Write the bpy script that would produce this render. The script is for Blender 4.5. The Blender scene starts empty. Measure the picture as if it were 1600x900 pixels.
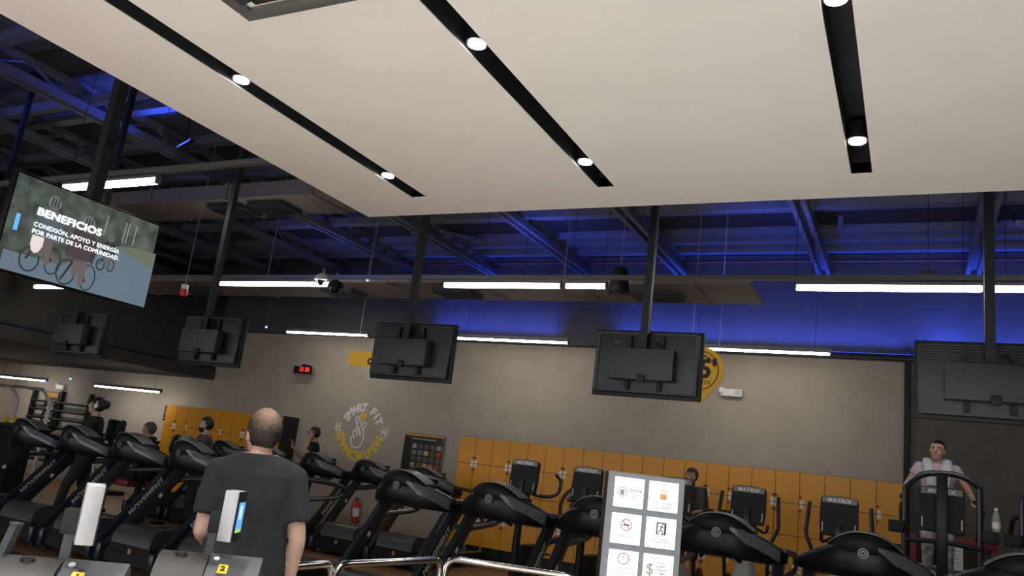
import bpy, bmesh, math, random
from mathutils import Vector, Matrix, Euler, noise
random.seed(7)
R = math.radians
PI = math.pi
scene = bpy.context.scene
COL = scene.collection

# ------------------------------------------------------------------ camera
EYE = Vector((0, 0, 1.6))
FPX, PITCH, ROLL, YAW = 1234.9, R(12.72), R(7.11), R(27.77)
fwd0 = Vector((-math.sin(YAW), math.cos(YAW), 0)); right0 = Vector((math.cos(YAW), math.sin(YAW), 0)); up0 = Vector((0, 0, 1))
fwd = fwd0*math.cos(PITCH)+up0*math.sin(PITCH); up1 = -fwd0*math.sin(PITCH)+up0*math.cos(PITCH)
cright = right0*math.cos(ROLL)+up1*math.sin(ROLL); cup = -right0*math.sin(ROLL)+up1*math.cos(ROLL)
cam = bpy.data.objects.new('camera', bpy.data.cameras.new('camera'))
COL.objects.link(cam)
cam.data.sensor_width = 36; cam.data.lens = FPX/1600*36
cam.data.clip_start = .05; cam.data.clip_end = 200
cm = Matrix((cright, cup, -fwd)).transposed().to_4x4(); cm.translation = EYE
cam.matrix_world = cm
scene.camera = cam

def at(px, py, X=None, Y=None, Z=None):
    """survey: where the sight line of a photo pixel meets a real plane of the room"""
    r = cright*((px-800)/FPX) + cup*(-(py-450)/FPX) + fwd
    t = (X-EYE.x)/r.x if X is not None else (Y-EYE.y)/r.y if Y is not None else (Z-EYE.z)/r.z
    return EYE + r*t

# ------------------------------------------------------------------ world, exposure
scene.view_settings.view_transform = 'Standard'
scene.view_settings.look = 'None'
scene.view_settings.gamma = 1
scene.view_settings.exposure = 0.12
scene.view_settings.use_curve_mapping = False
w = bpy.data.worlds.new('daylight'); scene.world = w; w.use_nodes = True
bg = w.node_tree.nodes['Background']
bg.inputs[0].default_value = (0.93, .95, 1.0, 1); bg.inputs[1].default_value = 3.0

STRIP = 27.0      # radiance of the white tube lights
SPOT_W = 125       # base watt of the recessed spots, seen and added
BLUE_W = 27       # watt of each blue uplight

def area(name, loc, rot, sx, sy, power, color):
    l = bpy.data.lights.new(name, 'AREA'); l.shape = 'RECTANGLE'; l.size = sx; l.size_y = sy; l.energy = power; l.color = color
    o = bpy.data.objects.new(name, l); COL.objects.link(o); o.location = loc; o.rotation_euler = rot
    return o

# ------------------------------------------------------------------ materials
def lin(c):
    if isinstance(c, str):
        c = [int(c[i:i+2], 16)/255 for i in (0, 2, 4)]
        c = [v/12.92 if v <= .04045 else ((v+.055)/1.055)**2.4 for v in c]
    return tuple(c)
MATS = {}
def mat(name, c, rough=.5, metal=0., var=.12, scale=30., bump=0., emit=0., spec=.5, stretch=None):
    if name in MATS: return MATS[name]
    c = lin(c)
    m = bpy.data.materials.new(name); m.use_nodes = True; nt = m.node_tree; b = nt.nodes['Principled BSDF']
    b.inputs['Roughness'].default_value = rough; b.inputs['Metallic'].default_value = metal
    b.inputs['Specular IOR Level'].default_value = spec
    if emit:
        b.inputs['Base Color'].default_value = (*c, 1)
        b.inputs['Emission Color'].default_value = (*c, 1); b.inputs['Emission Strength'].default_value = emit
    else:
        tc = nt.nodes.new('ShaderNodeTexCoord'); n = nt.nodes.new('ShaderNodeTexNoise'); n.inputs['Scale'].default_value = scale
        n.inputs['Detail'].default_value = 4
        src = tc.outputs['Object']
        if stretch:
            mp = nt.nodes.new('ShaderNodeMapping'); mp.inputs['Scale'].default_value = stretch
            nt.links.new(src, mp.inputs[0]); src = mp.outputs[0]
        nt.links.new(src, n.inputs['Vector'])
        r = nt.nodes.new('ShaderNodeValToRGB')
        r.color_ramp.elements[0].position = .3; r.color_ramp.elements[1].position = .7
        r.color_ramp.elements[0].color = tuple(v*(1-var) for v in c)+(1,)
        r.color_ramp.elements[1].color = tuple(min(1, v*(1+var)) for v in c)+(1,)
        nt.links.new(n.outputs['Fac'], r.inputs[0]); nt.links.new(r.outputs[0], b.inputs['Base Color'])
        if bump:
            bn = nt.nodes.new('ShaderNodeBump'); bn.inputs['Strength'].default_value = bump; bn.inputs['Distance'].default_value = .01
            nt.links.new(n.outputs['Fac'], bn.inputs['Height']); nt.links.new(bn.outputs[0], b.inputs['Normal'])
    MATS[name] = m
    return m

M_white = mat('soffit_paint', (.80, .78, .745), .9, var=.02, scale=3)
M_grey = mat('grey_wall_paint', (.37, .325, .265), .85, var=.06, scale=2.5, bump=.05)
M_dark = mat('dark_wall_paint', (.075, .072, .085), .8, var=.1, scale=3)
M_brownwall = mat('dark_brown_wall', (.125, .102, .08), .85, var=.1, scale=6, bump=.1)
M_roof = mat('roof_sheet', (.09, .1, .15), .6, var=.12, scale=4)
M_steel = mat('roof_steel', (.11, .12, .17), .5, var=.1, scale=8)
M_insul = mat('roof_insulation', (.03, .03, .035), .9, var=.2)
M_duct = mat('duct_paint', (.16, .14, .125), .75, var=.08, scale=3)
M_mezz = mat('mezzanine_paint', (.05, .047, .043), .85, var=.12, scale=4)
M_black = mat('black_plastic', (.009, .0105, .0115), .5, var=.2, scale=60, spec=.25)
M_gloss = mat('gloss_black_plastic', (.006, .007, .008), .35, var=.15, scale=40, spec=.3)
M_hood = mat('charcoal_hood', (.055, .054, .05), .4, var=.15, scale=60)
M_tube = mat('satin_black_tube', (.014, .016, .019), .3, var=.15, scale=40)
M_navy = mat('dark_navy_frame', (.017, .023, .032), .33, var=.15, scale=30)
M_rubber = mat('rubber_belt', (.03, .03, .031), .75, var=.25, scale=120, bump=.2)
M_tvback = mat('tv_back_plastic', (.010, .012, .0125), .45, var=.15, scale=50)
M_tvbox = mat('powder_coat_box', (.019, .0215, .022), .55, var=.15, scale=80)
M_slot = mat('slot_black', (.018, .022, .022), .6, var=.15, scale=20)
M_lit = mat('spot_lens', (1, .96, .88), emit=25)
M_strip = mat('tube_light', (1, .95, .87), emit=STRIP)
M_alu = mat('grey_aluminium', (.2, .2, .195), .4, metal=.5, var=.1, scale=60)
M_chrome = mat('polished_steel', (.72, .7, .67), .14, metal=1, var=.05, scale=30)
M_silver = mat('silver_side', (.4, .4, .41), .4, metal=.3, var=.05, scale=40)
M_yellow = mat('locker_yellow', (.66, .285, .006), .42, var=.05, scale=5)
M_sign = mat('sign_yellow', (.8, .45, .015), .5, var=.04)
M_lockerb = mat('locker_carcass', (.012, .011, .01), .6)
M_red = mat('red_paint', (.55, .03, .02), .35, var=.1)
M_dred = mat('dark_red_vinyl', (.2, .015, .02), .5, var=.15)
M_plate = mat('white_plate', (.7, .69, .66), .5, var=.05)
M_print = mat('white_print', (.72, .71, .68), .6, var=.04)
M_goldprint = mat('yellow_print', (.75, .5, .03), .6, var=.04)
M_blackprint = mat('black_print', (.015, .012, .01), .6)
M_goldstripe = mat('gold_stripe', (.42, .22, .04), .4, var=.1)
M_paper = mat('paper', (.75, .74, .7), .8, var=.03)
M_wire = mat('steel_wire', (.5, .5, .5), .35, metal=.8)
M_ledred = mat('red_digits', (1, .03, .02), emit=2.2)
M_ledblue = mat('blue_led', (.05, .12, 1), emit=12)
M_kiosk = mat('grey_kiosk_paint', (.036, .042, .05), .45, var=.1, scale=60)
M_kioskhood = mat('brown_grey_hood', (.03, .0275, .024), .55, var=.25, scale=150, bump=.1)
M_totem = mat('totem_grey', (.21, .23, .255), .45, var=.05)
M_panel = mat('backlit_panel', (.97, .98, 1), emit=1.05)
M_skinA = mat('skin_light', (.50, .32, .245), .5, var=.08, scale=20)
M_skinB = mat('skin_tan', (.42, .235, .16), .5, var=.08, scale=20)
M_skinC = mat('skin_warm', (.52, .3, .21), .5, var=.06, scale=20)
M_hair = mat('black_hair', (.012, .01, .009), .5, var=.3, scale=60, bump=.3, stretch=(6, 6, 1))
M_hairbrown = mat('brown_hair', (.03, .02, .015), .55, var=.35, scale=80, bump=.4, stretch=(6, 6, 1))
M_hairgrey = mat('greying_hair', (.07, .06, .055), .6, var=.4, scale=80, bump=.3)
M_tee = mat('charcoal_tee', (.0135, .0175, .021), .9, var=.22, scale=90, bump=.25)
M_teeblk = mat('black_tee', (.012, .012, .013), .9, var=.2, scale=60, bump=.2)
M_teegrey = mat('grey_tee', (.075, .077, .08), .9, var=.15, scale=60, bump=.2)
M_olive = mat('olive_shirt', (.085, .08, .05), .9, var=.15, scale=60, bump=.2)
M_pink = mat('pale_lilac_tee', (.55, .42, .5), .9, var=.08, scale=40, bump=.2)
M_towel = mat('pale_towel', (.56, .6, .65), .95, var=.12, scale=120, bump=.5)
M_towelgrey = mat('grey_towel', (.3, .3, .29), .95, var=.15, scale=120, bump=.5)
M_pants = mat('black_trousers', (.012, .012, .014), .9, var=.2, scale=60)
M_jean = mat('dark_denim', (.035, .045, .08), .9, var=.2, scale=120)
M_legg = mat('patterned_leggings', (.42, .38, .38), .85, var=.75, scale=14)
M_shoe = mat('dark_shoe', (.03, .03, .03), .6)
M_sole = mat('white_sole', (.6, .6, .58), .6)
M_eye = mat('eye_white', (.6, .57, .52), .3); M_iris = mat('eye_dark', (.01, .008, .006), .2)
M_lip = mat('lips', (.33, .12, .1), .5)

def wood_floor():
    m = bpy.data.materials.new('wood_floor'); m.use_nodes = True; nt = m.node_tree; b = nt.nodes['Principled BSDF']
    tc = nt.nodes.new('ShaderNodeTexCoord')
    br = nt.nodes.new('ShaderNodeTexBrick'); br.inputs['Scale'].default_value = 1
    br.inputs['Brick Width'].default_value = 1.2; br.inputs['Row Height'].default_value = .15; br.inputs['Mortar Size'].default_value = .0015
    br.inputs['Color1'].default_value = (.40, .225, .105, 1); br.inputs['Color2'].default_value = (.33, .18, .08, 1); br.inputs['Mortar'].default_value = (.08, .05, .03, 1)
    mp = nt.nodes.new('ShaderNodeMapping'); mp.inputs['Scale'].default_value = (1.5, 22, 1)
    n = nt.nodes.new('ShaderNodeTexNoise'); n.inputs['Scale'].default_value = 2; n.inputs['Detail'].default_value = 5
    mx = nt.nodes.new('ShaderNodeMixRGB'); mx.blend_type = 'MULTIPLY'; mx.inputs[0].default_value = .5
    nt.links.new(tc.outputs['Object'], br.inputs['Vector']); nt.links.new(tc.outputs['Object'], mp.inputs[0]); nt.links.new(mp.outputs[0], n.inputs['Vector'])
    nt.links.new(br.outputs['Color'], mx.inputs[1]); nt.links.new(n.outputs['Fac'], mx.inputs[2]); nt.links.new(mx.outputs[0], b.inputs['Base Color'])
    b.inputs['Roughness'].default_value = .45
    return m
M_floor = wood_floor()

# ------------------------------------------------------------------ mesh helpers
def rotm(rot):
    return Euler(rot).to_matrix().to_4x4() if rot else Matrix.Identity(4)
def box(bm, c, s, rot=None):
    g = bmesh.ops.create_cube(bm, size=1)
    bmesh.ops.transform(bm, matrix=Matrix.Translation(c) @ rotm(rot) @ Matrix.Diagonal((*s, 1)), verts=g['verts'])
    return g['verts']
def bbox(bm, c, s, bev=.01, rot=None, seg=2):
    t = bmesh.new(); box(t, (0, 0, 0), s)
    bmesh.ops.bevel(t, geom=t.edges[:], offset=bev, segments=seg, affect='EDGES', profile=.5)
    bmesh.ops.transform(t, matrix=Matrix.Translation(c) @ rotm(rot), verts=t.verts); merge(bm, t)
def merge(bm, t):
    me = bpy.data.meshes.new('tmp'); t.to_mesh(me); t.free(); bm.from_mesh(me); bpy.data.meshes.remove(me)
def frame_of(d, hint=Vector((0, 0, 1))):
    d = d.normalized()
    if abs(d.dot(hint)) > .98: hint = Vector((1, 0, 0))
    u = d.cross(hint).normalized(); v = u.cross(d).normalized()
    return u, v
def frustum(bm, a, b, r1, r2, seg=12):
    a, b = Vector(a), Vector(b); u, v = frame_of(b-a)
    A = [bm.verts.new(a+(u*math.cos(i*2*PI/seg)+v*math.sin(i*2*PI/seg))*r1) for i in range(seg)]
    B = [bm.verts.new(b+(u*math.cos(i*2*PI/seg)+v*math.sin(i*2*PI/seg))*r2) for i in range(seg)]
    for i in range(seg): bm.faces.new((A[i], A[(i+1) % seg], B[(i+1) % seg], B[i]))
    bm.faces.new(A[::-1]); bm.faces.new(B)
def cyl(bm, a, b, r, seg=10): frustum(bm, a, b, r, r, seg)
def ell(bm, c, r, rot=None, u=16, v=12):
    g = bmesh.ops.create_uvsphere(bm, u_segments=u, v_segments=v, radius=1)
    if not isinstance(r, (tuple, list)): r = (r, r, r)
    bmesh.ops.transform(bm, matrix=Matrix.Translation(c) @ rotm(rot) @ Matrix.Diagonal((*r, 1)), verts=g['verts'])
def caps(bm, a, b, r1, r2, seg=12):
    frustum(bm, a, b, r1, r2, seg); ell(bm, a, r1, u=seg, v=8); ell(bm, b, r2, u=seg, v=8)
def smooth_path(pts, n=4):
    P = [Vector(p) for p in pts]; out = []
    for i in range(len(P)-1):
        p0 = P[max(i-1, 0)]; p1 = P[i]; p2 = P[i+1]; p3 = P[min(i+2, len(P)-1)]
        for k in range(n):
            t = k/n
            out.append(.5*((2*p1)+(-p0+p2)*t+(2*p0-5*p1+4*p2-p3)*t*t+(-p0+3*p1-3*p2+p3)*t*t*t))
    out.append(P[-1]); return out
def tube(bm, pts, r, seg=8, closed=False, flat=None):
    pts = [Vector(p) for p in pts]; n = len(pts); rings = []; pu = None
    for i, p in enumerate(pts):
        if closed: d = pts[(i+1) % n]-pts[i-1]
        else: d = pts[min(i+1, n-1)]-pts[max(i-1, 0)]
        d.normalize()
        if pu is None: u, v = frame_of(d)
        else:
            u = pu-d*pu.dot(d); u.normalize(); v = u.cross(d)
        pu = u
        ru, rv = (r, r) if flat is None else flat
        rings.append([bm.verts.new(p+u*math.cos(k*2*PI/seg)*ru+v*math.sin(k*2*PI/seg)*rv) for k in range(seg)])
    for i in range(n if closed else n-1):
        A, B = rings[i], rings[(i+1) % n]
        for k in range(seg): bm.faces.new((A[k], A[(k+1) % seg], B[(k+1) % seg], B[k]))
    if not closed: bm.faces.new(rings[0][::-1]); bm.faces.new(rings[-1])
def prism(bm, poly, axis, a, b):
    """extrude a 2-D outline along an axis: x -> outline in (y,z); y -> (x,z); z -> (x,y)"""
    def P(p, t):
        return {'x': (t, p[0], p[1]), 'y': (p[0], t, p[1]), 'z': (p[0], p[1], t)}[axis]
    A = [bm.verts.new(P(p, a)) for p in poly]; B = [bm.verts.new(P(p, b)) for p in poly]; n = len(poly)
    for i in range(n): bm.faces.new((A[i], A[(i+1) % n], B[(i+1) % n], B[i]))
    bm.faces.new(A[::-1]); bm.faces.new(B)
def loft(bm, sections):
    rings = [[bm.verts.new(p) for p in s] for s in sections]; n = len(rings[0])
    for i in range(len(rings)-1):
        for k in range(n): bm.faces.new((rings[i][k], rings[i][(k+1) % n], rings[i+1][(k+1) % n], rings[i+1][k]))
    bm.faces.new(rings[0][::-1]); bm.faces.new(rings[-1])
def oval(c, rx, ry, n=20, p=2.0):
    out = []
    for i in range(n):
        a = i*2*PI/n; ca, sa = math.cos(a), math.sin(a)
        out.append(Vector(c)+Vector((rx*math.copysign(abs(ca)**(2/p), ca), ry*math.copysign(abs(sa)**(2/p), sa), 0)))
    return out
def lathe(bm, prof, c=(0, 0, 0), seg=16, rot=None):
    t = bmesh.new(); rings = []
    for r, z in prof: rings.append([t.verts.new((max(r, .0004)*math.cos(i*2*PI/seg), max(r, .0004)*math.sin(i*2*PI/seg), z)) for i in range(seg)])
    for i in range(len(rings)-1):
        for k in range(seg): t.faces.new((rings[i][k], rings[i][(k+1) % seg], rings[i+1][(k+1) % seg], rings[i+1][k]))
    t.faces.new(rings[0][::-1]); t.faces.new(rings[-1])
    bmesh.ops.transform(t, matrix=Matrix.Translation(c) @ rotm(rot), verts=t.verts); merge(bm, t)
def shade(me, ang=40):
    me.shade_smooth() if hasattr(me, 'shade_smooth') else None
    try: me.set_sharp_from_angle(angle=R(ang))
    except Exception: pass
def obj(name, bm, m, parent=None, smooth=True, norm=True):
    if isinstance(bm, bmesh.types.BMesh):
        if norm: bmesh.ops.recalc_face_normals(bm, faces=bm.faces[:])
        me = bpy.data.meshes.new(name); bm.to_mesh(me); bm.free()
    else: me = bm
    if smooth: shade(me)
    if m is not None: me.materials.clear(); me.materials.append(m)
    o = bpy.data.objects.new(name, me); COL.objects.link(o)
    if parent: o.parent = parent
    return o
def tag(o, label, cat, group=None, kind=None):
    o['label'] = label; o['category'] = cat
    if group: o['group'] = group
    if kind: o['kind'] = kind
    return o
def thing(name, label, cat, loc=(0, 0, 0), rz=0, group=None, rot=None):
    o = bpy.data.objects.new(name, None); COL.objects.link(o); o.empty_display_size = .1
    o.location = loc; o.rotation_euler = rot if rot else (0, 0, rz)
    return tag(o, label, cat, group)
def struct(name, bm, m, parent=None, smooth=False):
    o = obj(name, bm, m, parent, smooth)
    if not parent: o['kind'] = 'structure'
    return o
def copy_tree(o, parent=None):
    c = o.copy(); COL.objects.link(c)
    if parent: c.parent = parent
    for ch in list(o.children): copy_tree(ch, c)
    return c
B = bmesh.new
def one(f, *a, **k):
    bm = B(); f(bm, *a, **k); return bm

def text_bm(s, size, bold=0., depth=.001, align='CENTER', spacing=1., stretch=1., fat=0.):
    cu = bpy.data.curves.new('txt', 'FONT'); cu.body = s; cu.size = size; cu.extrude = depth; cu.offset = bold; cu.align_x = align; cu.space_character = spacing
    cu.align_y = 'CENTER'; cu.resolution_u = 3
    o = bpy.data.objects.new('txt', cu); COL.objects.link(o)
    dg = bpy.context.evaluated_depsgraph_get(); me = bpy.data.meshes.new_from_object(o.evaluated_get(dg))
    bm = B(); bm.from_mesh(me); bpy.data.meshes.remove(me); bpy.data.objects.remove(o); bpy.data.curves.remove(cu)
    if fat:
        base = bpy.data.meshes.new('tmp'); bm.to_mesh(base)
        for k in range(6):
            t = B(); t.from_mesh(base); xf(t, T(fat*math.cos(k*PI/3), fat*math.sin(k*PI/3), depth*.02*(k+1))); merge(bm, t)
        bpy.data.meshes.remove(base)
    if stretch != 1: bmesh.ops.transform(bm, matrix=Matrix.Diagonal((stretch, 1, 1, 1)), verts=bm.verts)
    return bm
def xf(bm, m): bmesh.ops.transform(bm, matrix=m, verts=bm.verts); return bm
FACE_Y = Matrix.Rotation(PI/2, 4, 'X')                      # text plane facing -Y
FACE_X = Matrix(((0, 0, 1, 0), (1, 0, 0, 0), (0, 1, 0, 0), (0, 0, 0, 1)))   # text plane facing +X, reading towards +Y
def T(*v): return Matrix.Translation(v)
def arc_text(s, r, a0, a1, size, top=True, bold=0., depth=.001, fat=0.):
    out = B(); n = len(s)
    for i, ch in enumerate(s):
        if ch == ' ': continue
        a = a0+(a1-a0)*i/(n-1)
        t = text_bm(ch, size, bold, depth, fat=fat)
        m = Matrix.Rotation(R(a-90 if top else a+90), 4, 'Z')
        m.translation = (r*math.cos(R(a)), r*math.sin(R(a)), 0)
        xf(t, m); merge(out, t)
    return out

# ------------------------------------------------------------------ structure
WY = 12.85
XL, XR, YB = -21.0, 7.0, -6.0
ROOF = 5.45
struct('floor', one(box, ((XL+XR)/2, (WY+YB)/2, -.1), (XR-XL, WY-YB, .2)), M_floor)
struct('floor', one(box, (1.4, -1.0, .006), (8.4, 9.6, .012)), mat('pale_bounce_tile', (.66, .65, .63), .35, var=.04, scale=2)).name = 'floor_entrance_bounce'  # unseen pale slab, added to bounce light up to the soffit
ground = struct('floor', one(box, ((XL+XR)/2, YB-12, -.15), (60, 23.9, .2)), mat('pavement', (.4, .39, .37), .9, bump=.1)); ground.name = 'floor_outside'
wf = struct('wall_far', one(box, ((XL-.15)/2, WY+.1, 1.9), (-XL+.15-.15, .2, 3.8)), M_grey)
struct('wall_far_upper', one(box, ((XL+XR)/2, WY+.085, 4.62), (XR-XL, .23, 1.64)), M_dark)
struct('wall_far_right', one(box, ((XR-.06)/2, WY+.06, 1.9), (XR+.06, .28, 3.8)), M_brownwall)
struct('trim_1', one(bbox, (-.09, WY-.05, 1.98), (.08, .18, 3.96), .01), M_black)
struct('wall_left', one(box, (XL-.1, (WY+YB)/2, 2.7), (.2, WY-YB, 5.4)), M_grey)
struct('wall_right', one(box, (XR+.1, (WY+YB)/2, 2.7), (.2, WY-YB, 5.4)), M_brownwall)
struct('wall_back', one(box, ((XL+XR)/2, YB, 4.4), (XR-XL, .2, 2.0)), M_grey)
bm = B()
for x in range(-20, 8, 3): box(bm, (x, YB, 1.7), (.1, .12, 3.4))
box(bm, ((XL+XR)/2, YB, .05), (XR-XL, .12, .1)); box(bm, ((XL+XR)/2, YB, 2.3), (XR-XL, .1, .07))
struct('window_1', bm, M_black)

# roof
roof = struct('ceiling', one(box, ((XL+XR)/2, (WY+YB)/2, ROOF+.06), (XR-XL, WY-YB, .12)), M_roof)
for y in (-5.4, -4.2, -3.0, -1.8, -.6, .6, 1.8, 3.0, 4.2, 5.9, 6.9, 8.0, 9.2, 10.32, 11.36, 11.7, 12.22):
    bm = B(); box(bm, ((XL+XR)/2, y, ROOF-.06), (XR-XL, .05, .12)); box(bm, ((XL+XR)/2, y+.05, ROOF-.115), (XR-XL, .12, .012))
    obj('purlin', bm, M_steel, roof, False)
for y, wd in ((10.98, .58), (12.55, .48), (9.75, .5), (8.5, .5), (7.4, .4), (6.3, .4), (4.9, .5), (3.5, .5), (2.3, .5)):
    obj('insulation_band', one(box, ((XL+XR)/2, y, ROOF-.012), (XR-XL, wd, .024)), M_insul, roof, False)
x = -20.0
while x < XR:
    if x > -15.5:
        obj('sheet_rib', one(box, (x, (9+WY)/2, ROOF-.01), (.02, WY-9, .02)), M_steel, roof, False)
    x += .55
for i, x in enumerate((.75, -1.28, -3.55, -5.3, -7.2, -8.95, -10.7, -12.6, -14.6)):
    bm = B()
    for dx in (-.07, .07): box(bm, (x+dx, (WY+YB)/2, 5.16), (.06, WY-YB, .09))
    box(bm, (x, (WY+YB)/2, 5.205), (.2, WY-YB, .012)); box(bm, (x, (WY+YB)/2, ROOF-.05), (.14, WY-YB, .07))
    obj('truss_chord', bm, M_steel, roof, False)
    bm = B(); yy = YB+.2; k = 0
    while yy < WY-.5:
        cyl(bm, (x, yy, 5.2), (x, yy+.42, ROOF-.05), .02, 6); cyl(bm, (x, yy+.42, ROOF-.05), (x, yy+.84, 5.2), .02, 6); yy += .84
    obj('truss_web', bm, M_steel, roof, False)
for yy in (5.45, 2.2, 10.0):
    obj('tie_beam', one(box, ((XL+XR)/2, yy, 5.28), (XR-XL, .1, .12)), M_steel, roof, False)
for a, b in (((-6.9, 10.4, 5.2), (-6.5, 11.9, 5.44)), ((-7.6, 10.6, 5.25), (-7.6, 11.2, 5.44)), ((-.9, 10.9, 5.25), (-.9, 10.9, 5.44)), ((1.1, 10.7, 5.2), (1.1, 11.2, 5.44))):
    obj('strut', one(cyl, a, b, .035, 8), M_steel, roof)
obj('sprinkler_pipe', one(cyl, (XL, WY-.14, 5.32), (XR, WY-.14, 5.32), .022, 8), mat('dull_pipe', (.09, .03, .045), .5), roof)

# soffit over the entrance, with three slots
SX0, SX1, SY1, SZ = -3.46, .48, 4.27, 3.2
SL = [(-2.88, -2.77), (-1.61, -1.51), (-.285, -.19)]
bm = B(); xs = [SX0]+[v for s in SL for v in s]+[SX1]
for i in range(0, len(xs), 2): box(bm, ((xs[i]+xs[i+1])/2, (SY1+YB)/2, SZ+.03), (xs[i+1]-xs[i], SY1-YB, .06))
for a, b in SL: box(bm, ((a+b)/2, (SY1+3.95)/2, SZ+.03), (b-a, SY1-3.95, .06))
for s in (SX0+.02, SX1-.02): box(bm, (s, (SY1+YB)/2, SZ+.16), (.04, SY1-YB, .26))
box(bm, ((SX0+SX1)/2, SY1-.02, SZ+.16), (SX1-SX0-.08, .04, .26))
sof = struct('ceiling_soffit', bm, M_white)
for a, b in SL:
    bm = B(); box(bm, ((a+b)/2, (3.95+YB)/2, SZ+.125), (b-a, 3.95-YB, .012))
    for s in (a-.004, b+.004): box(bm, (s, (3.95+YB)/2, SZ+.066), (.012, 3.95-YB, .124))
    box(bm, ((a+b)/2, 3.956, SZ+.066), (b-a, .012, .124))
    obj('slot', bm, M_slot, sof, False)
spots = [(-2.825, 2.4), (-2.825, 3.6), (-1.555, 2.4), (-1.555, 3.6), (-.237, 2.45), (-.237, 3.58)]
wh = ['over the left slot, nearer one', 'over the left slot, farther one', '', '', '', '']
SPL = ['recessed round spotlight lit in the left ceiling slot, upper of two', 'recessed round spotlight lit in the left ceiling slot, near its lower end',
       'recessed round spotlight lit in the middle ceiling slot, upper of two', 'recessed round spotlight lit in the middle ceiling slot, near its lower end',
       'spotlight in the right ceiling slot cut by the top edge of the photo', 'recessed round spotlight lit in the right ceiling slot, near its lower end']
for x_, n_ in ((-2.825, 'left'), (-1.555, 'middle'), (-.237, 'right')):  # unseen spots, added to brighten the soffit by bounce off the floor
    for y_, o_ in ((1.2, 'first'), (0.0, 'second'), (-1.2, 'third'), (-2.4, 'fourth')):
        spots.append((x_, y_)); SPL.append('added fill spotlight in the %s ceiling slot, %s beyond the top edge of the photo' % (n_, o_))
for (x, y), lb in zip(spots, SPL):
    t = thing('spotlight', lb, 'light', (x, y, SZ+.03), 0, 'spotlights in the ceiling slots')
    lathe(bm := B(), [(.046, -.02), (.047, -.02), (.047, .06), (.02, .088)]); obj('housing', bm, M_black, t)
    obj('lens', one(cyl, (0, 0, -.027), (0, 0, -.018), .036, 16), M_lit, t)
    l = bpy.data.lights.new('spot_beam', 'SPOT'); l.energy = SPOT_W*(.5 if y > 2 else 1.3); l.spot_size = R(95); l.spot_blend = .5; l.color = (1, .965, .91); l.shadow_soft_size = .03  # added unseen spots burn brighter than the seen ones
    lo = bpy.data.objects.new('spot_beam', l); COL.objects.link(lo); lo.parent = t; lo.location = (0, 0, -.04)

# air conditioner cassette in the soffit
t = thing('air_conditioner', 'grey ceiling cassette air conditioner with louvred grille at the top edge of the photo', 'air conditioner', (-2.02, 1.62, SZ))
bm = B()
for c, s in (((0, .35, -.012), (.76, .06, .024)), ((0, -.35, -.012), (.76, .06, .024)), ((-.35, 0, -.012), (.06, .64, .024)), ((.35, 0, -.012), (.06, .64, .024))): bbox(bm, c, s, .006)
obj('frame', bm, M_alu, t)
obj('panel', one(bbox, (-.05, 0, -.008), (.44, .6, .012), .004), M_tvbox, t)
for s in (-1, 1): obj('flap', one(bbox, (s*.285, 0, -.02), (.05, .54, .01), .004, (0, s*.3, 0)), M_kiosk, t)
bm = B()
for i in range(12): box(bm, (.2, -.28+i*.05, -.014), (.1, .016, .012), (.5, 0, 0))
obj('louvre', bm, M_alu, t)
t.location = (-1.995, 1.62, SZ); t.scale = (.93, .93, 1)

# mezzanine block on the left
mz = struct('ceiling_mezzanine', one(box, (-17.5, 6.0, 3.75), (6.98, 13.68, 2.1)), M_mezz)
obj('edge_board', one(box, (-13.97, 6.0, 2.81), (.06, 13.66, .24)), M_mezz, mz, False)
obj('ledge', one(box, (-13.98, 6.0, 2.955), (.03, 13.66, .03)), M_black, mz, False)

# ducts
def duct(name, label, x0, x1, y0, y1, z0, z1, vents):
    t = thing(name, label, 'duct', ((x0+x1)/2, (y0+y1)/2, z0)); L = x1-x0; D = y1-y0
    bm = B(); box(bm, (0, 0, (z1-z0)/2), (L, D, z1-z0)); obj('casing', bm, M_duct, t, False)
    k = -L/2+1.1
    while k < L/2:
        obj('flange', one(box, (k, 0, (z1-z0)/2), (.05, D+.04, z1-z0+.04)), M_duct, t, False); k += 1.5
    for v in vents:
        bm = B(); box(bm, (v, 0, -.03), (.62, .42, .06))
        for i in range(5): box(bm, (v, -.16+i*.08, -.066), (.56, .03, .016), (.5, 0, 0))
        obj('diffuser', bm, M_insul, t, False)
    return t
duct('air_duct', 'long flat brown air duct running along the far wall above the row of light tubes', -14.0, -1.72, 9.15, 10.15, 4.0, 4.05, (4.9, 1.9, -.2, -3.4))
duct('air_duct', 'brown air duct at upper left, in front of the dark roof, behind the screen', -13.9, -4.2, 7.2, 7.95, 4.65, 4.85, (1.3, .55))

# ------------------------------------------------------------------ tube lights
def strip(x0, x1, y, z, label, group, cables=(), ztop=ROOF, r=.028):
    t = thing('tube_light', label, 'light', ((x0+x1)/2, y, z), 0, group); L = x1-x0
    obj('diffuser', one(bbox, (0, 0, 0), (L-.03, .056, .056), .015), M_strip, t)
    bm = B(); box(bm, (0, 0, .042), (L, .05, .03))
    for s in (-1, 1): box(bm, (s*(L/2-.006), 0, .005), (.012, .06, .07))
    if y > 11:
        for s in (-1, 1): box(bm, (0, s*.036, .03), (L, .006, .06))
    obj('housing', bm, M_alu, t, False)
    if not cables and z > 3:
        for q in (-.4, .4): obj('wire', one(cyl, (q*L, 0, .05), (q*L, 0, ROOF-z), .003, 5), M_black, t)
    if not cables and z < 3:
        for q in (-.4, .4): obj('wire', one(cyl, (q*L, 0, .05), (q*L, 0, 2.7-z), .004, 5), M_black, t)
    for cx in cables:
        obj('cable', one(cyl, (cx-(x0+x1)/2, 0, .05), (cx-(x0+x1)/2, 0, ztop-z), .006, 5), M_wire, t)
    return t
GW = 'tube lights hung along the far wall'
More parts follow.
